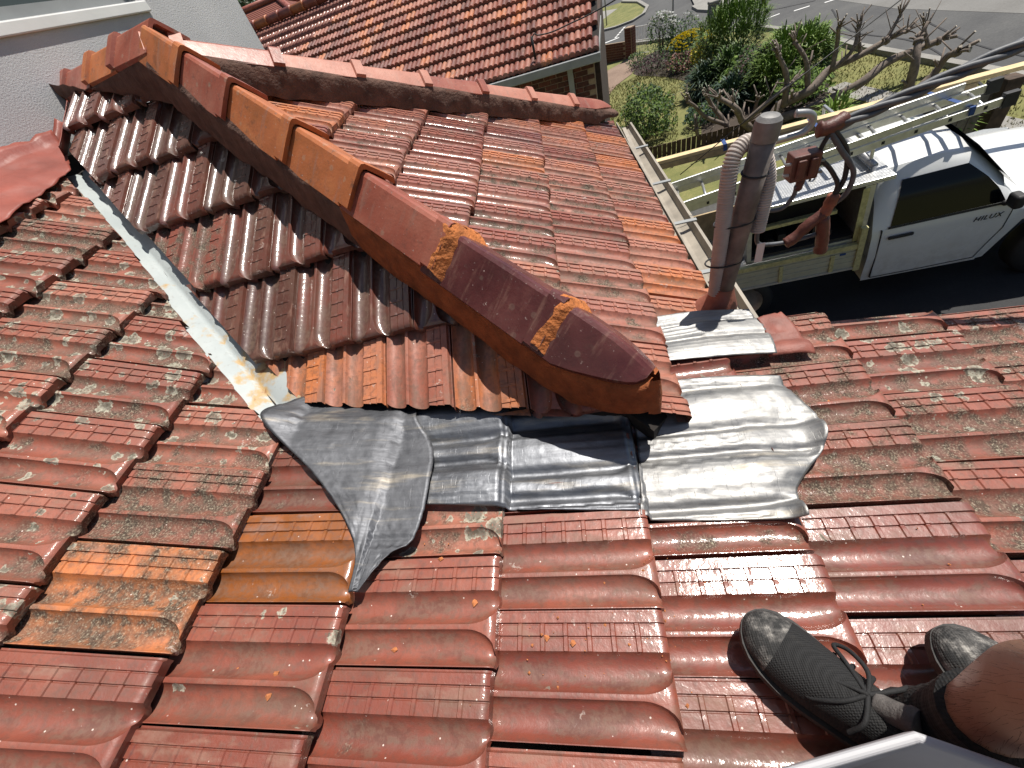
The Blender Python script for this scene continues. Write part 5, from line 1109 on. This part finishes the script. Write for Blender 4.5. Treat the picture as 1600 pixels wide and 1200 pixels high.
def nbx(name, a, b, mat, parent=nh):                      # box in neighbour frame: along -ND, NB, Z from NP
    X = -ND; V = [NP + X * x + NB * y + UZ * z for z in (a[2], b[2]) for x, y in ((a[0], a[1]), (b[0], a[1]), (b[0], b[1]), (a[0], b[1]))]
    return MB().add(V, [(0, 3, 2, 1), (4, 5, 6, 7), (0, 1, 5, 4), (1, 2, 6, 5), (2, 3, 7, 6), (3, 0, 4, 7)]).part(name, mat, parent)
bev(nbx('eave_gutter', (-9.6, -.10, -.20), (.02, .0, -.07), GREYTRIM), .01); nbx('eave_lining', (-9.6, .001, -.22), (.0, .30, -.19), GREYTRIM); nbx('barge_board', (-.03, .0, -.2), (-.001, 4.1, -.08), GREYTRIM)
nw = nbx('wall', (-9.5, .31, -3.2), (-.12, 8.2, -.221), JOINT); BK = [brickm('house_brick_dark', (.075, .026, .018), 0), brickm('house_brick_red', (.12, .036, .024), 0)]
bm_ = [sharp(MB().box((0, 0, 0), (.226, .012, .072)).me('brick', b), 30) for b in BK]
Nm = Matrix.Identity(4)
for i in range(3): Nm[i][0] = -ND[i]; Nm[i][1] = NB[i]; Nm[i][2] = UZ[i]; Nm[i][3] = NP[i]
for r in range(24):
    for k in range(11):
        x = -.12 - .24 * (k + 1) + (.12 if r % 2 else 0)
        if x + .226 > -.118: continue
        put('brick', bm_[(r * 7 + k * 3) % 2], nw, Nm @ Matrix.Translation((x, .299, -.33 - r * .086)))
nbx('downpipe', (-.62, .235, -3.2), (-.52, .296, -.2), GREYTRIM)
nbx('window_frame', (-2.9, .27, -1.7), (-1.35, .296, -.42), GREYTRIM)
# gable wall at the far verge, gable shadow painted in as darker brick
nbx('gable_wall', (-.119, .5, -3.2), (-.02, 8.0, .0), brickm('shaded_gable_brick', (.05, .03, .022), 0))
tv_ = MB()
vt = thing('vent_pipe', 'small black vent pipe with bent wire on the neighbouring roof', 'pipe', (-.10, 9.6, -.45))
p0 = NP + ND * 1.15 + NU * .15
MB().tube([p0, p0 + UZ * .34], .022, 8).part('pipe', BLACK, vt, True); MB().tube(spline([p0 + UZ * .30, p0 + UZ * .36 - ND * .06, p0 + UZ * .32 - ND * .16, p0 + UZ * .33 - ND * .6, p0 + UZ * .55 - ND * 1.9, p0 + UZ * 1.6 - ND * 6.0], 8), .011, 6).part('feed_wire', BLACK, vt, True)
# --- second house further back
h2 = thing('distant_house', 'distant house with plain red tiled hip roof left of the neighbouring ridge', 'house', (-14, 27, -3.5))
RT2 = N('distant_roof_tile'); _v = RT2.coord(rnd=False); _w = RT2.n('ShaderNodeTexWave', wave_type='BANDS', bands_direction='Z'); RT2.set(_w.inputs[0], _v); _w.inputs['Scale'].default_value = 5.2; _w.inputs['Distortion'].default_value = .15
RT2 = RT2.out(RT2.ramp(RT2.ma('ADD', RT2.ma('MULTIPLY', _w.outputs[1], .5), RT2.ma('MULTIPLY', RT2.noise(_v, 14, 4), .5)), [(.3, (.11, .032, .022)), (.6, (.24, .07, .045))]), .8, RT2.bump(_w.outputs[1], .8, .05))
zr = 2.35; ze = .2
mb = MB(); mb.add([(-19, 22.5, ze), (-8.5, 21.3, ze), (-8.0, 31, ze), (-19, 31, ze), (-16.5, 26.5, zr), (-12.2, 26.2, zr)], [(0, 1, 5, 4), (1, 2, 5), (2, 3, 4, 5), (3, 0, 4)]); dr = mb.part('roof', RT2, h2)
for a, b in (((-16.5, 26.5, zr), (-12.2, 26.2, zr)), ((-12.2, 26.2, zr), (-8.5, 21.3, ze)), ((-12.2, 26.2, zr), (-8.0, 31, ze))): MB().tube([Vector(a) + UZ * .05, Vector(b) + UZ * .05], .14, 8).part('ridge_capping', CAP_RED, h2, True)
mb = MB(); mb.box((-18.5, 22.9, -3.8), (-9, 30.5, ze)); mb.part('wall', HB, h2)
# --- distant trees against the sky
def ftree(label, x, y, zb, h, r, bare, seed):
    t = thing('distant_tree', label, 'tree', (x, y, zb), 'trees beyond the houses'); r2 = random.Random(seed); mb = MB()
    def br(p, d, L, rad, lev):
        e = p + d * L; mb.tube([p, (p + e) / 2 + Vector((r2.gauss(0, .04 * L), r2.gauss(0, .04 * L), 0)), e], [rad, rad * .8, rad * .6], 5)
        if lev:
            for k in range(4 if lev > 1 else 5): br(e if k else (p + e) / 2, (d + Vector((r2.gauss(0, .55), r2.gauss(0, .55), r2.gauss(.15, .3)))).normalized(), L * r2.uniform(.55, .8), rad * .55, lev - 1)
    br(Vector((x, y, zb - .2)), UZ, h * .38, .16, 4); mb.part('trunk', STEM, t)
    mb = MB()
    for k in range(300 if bare else 4200):
        u = Vector((r2.gauss(0, 1), r2.gauss(0, 1), r2.gauss(0, 1))).normalized() * r2.random() ** .4; p = Vector((x, y, zb + h * .72)) + Vector((u.x * r, u.y * r, u.z * h * .32)) * (1 + .3 * nz(u.x * 3, u.y * 3, u.z * 3 + seed)); a = Vector((r2.gauss(0, 1), r2.gauss(0, 1), r2.gauss(0, 1))).normalized(); b = a.orthogonal(); mb.add([p - a * .16, p + b * .09, p + a * .16, p - b * .09], [(0, 1, 2, 3)])
    mb.part('crown', [G2], t)
ftree('bare branched tree behind the distant house roof', -18.5, 40, -3.8, 8.8, 3.2, True, 4); ftree('dark leafy tree behind the left end of the distant roof', -25.5, 44, -3.8, 9.2, 3.4, False, 9); ftree('second bare tree right of the leafy one on the skyline', -15.2, 43, -3.8, 8.6, 3.0, True, 14)
print('OBJECTS', len(bpy.data.objects))
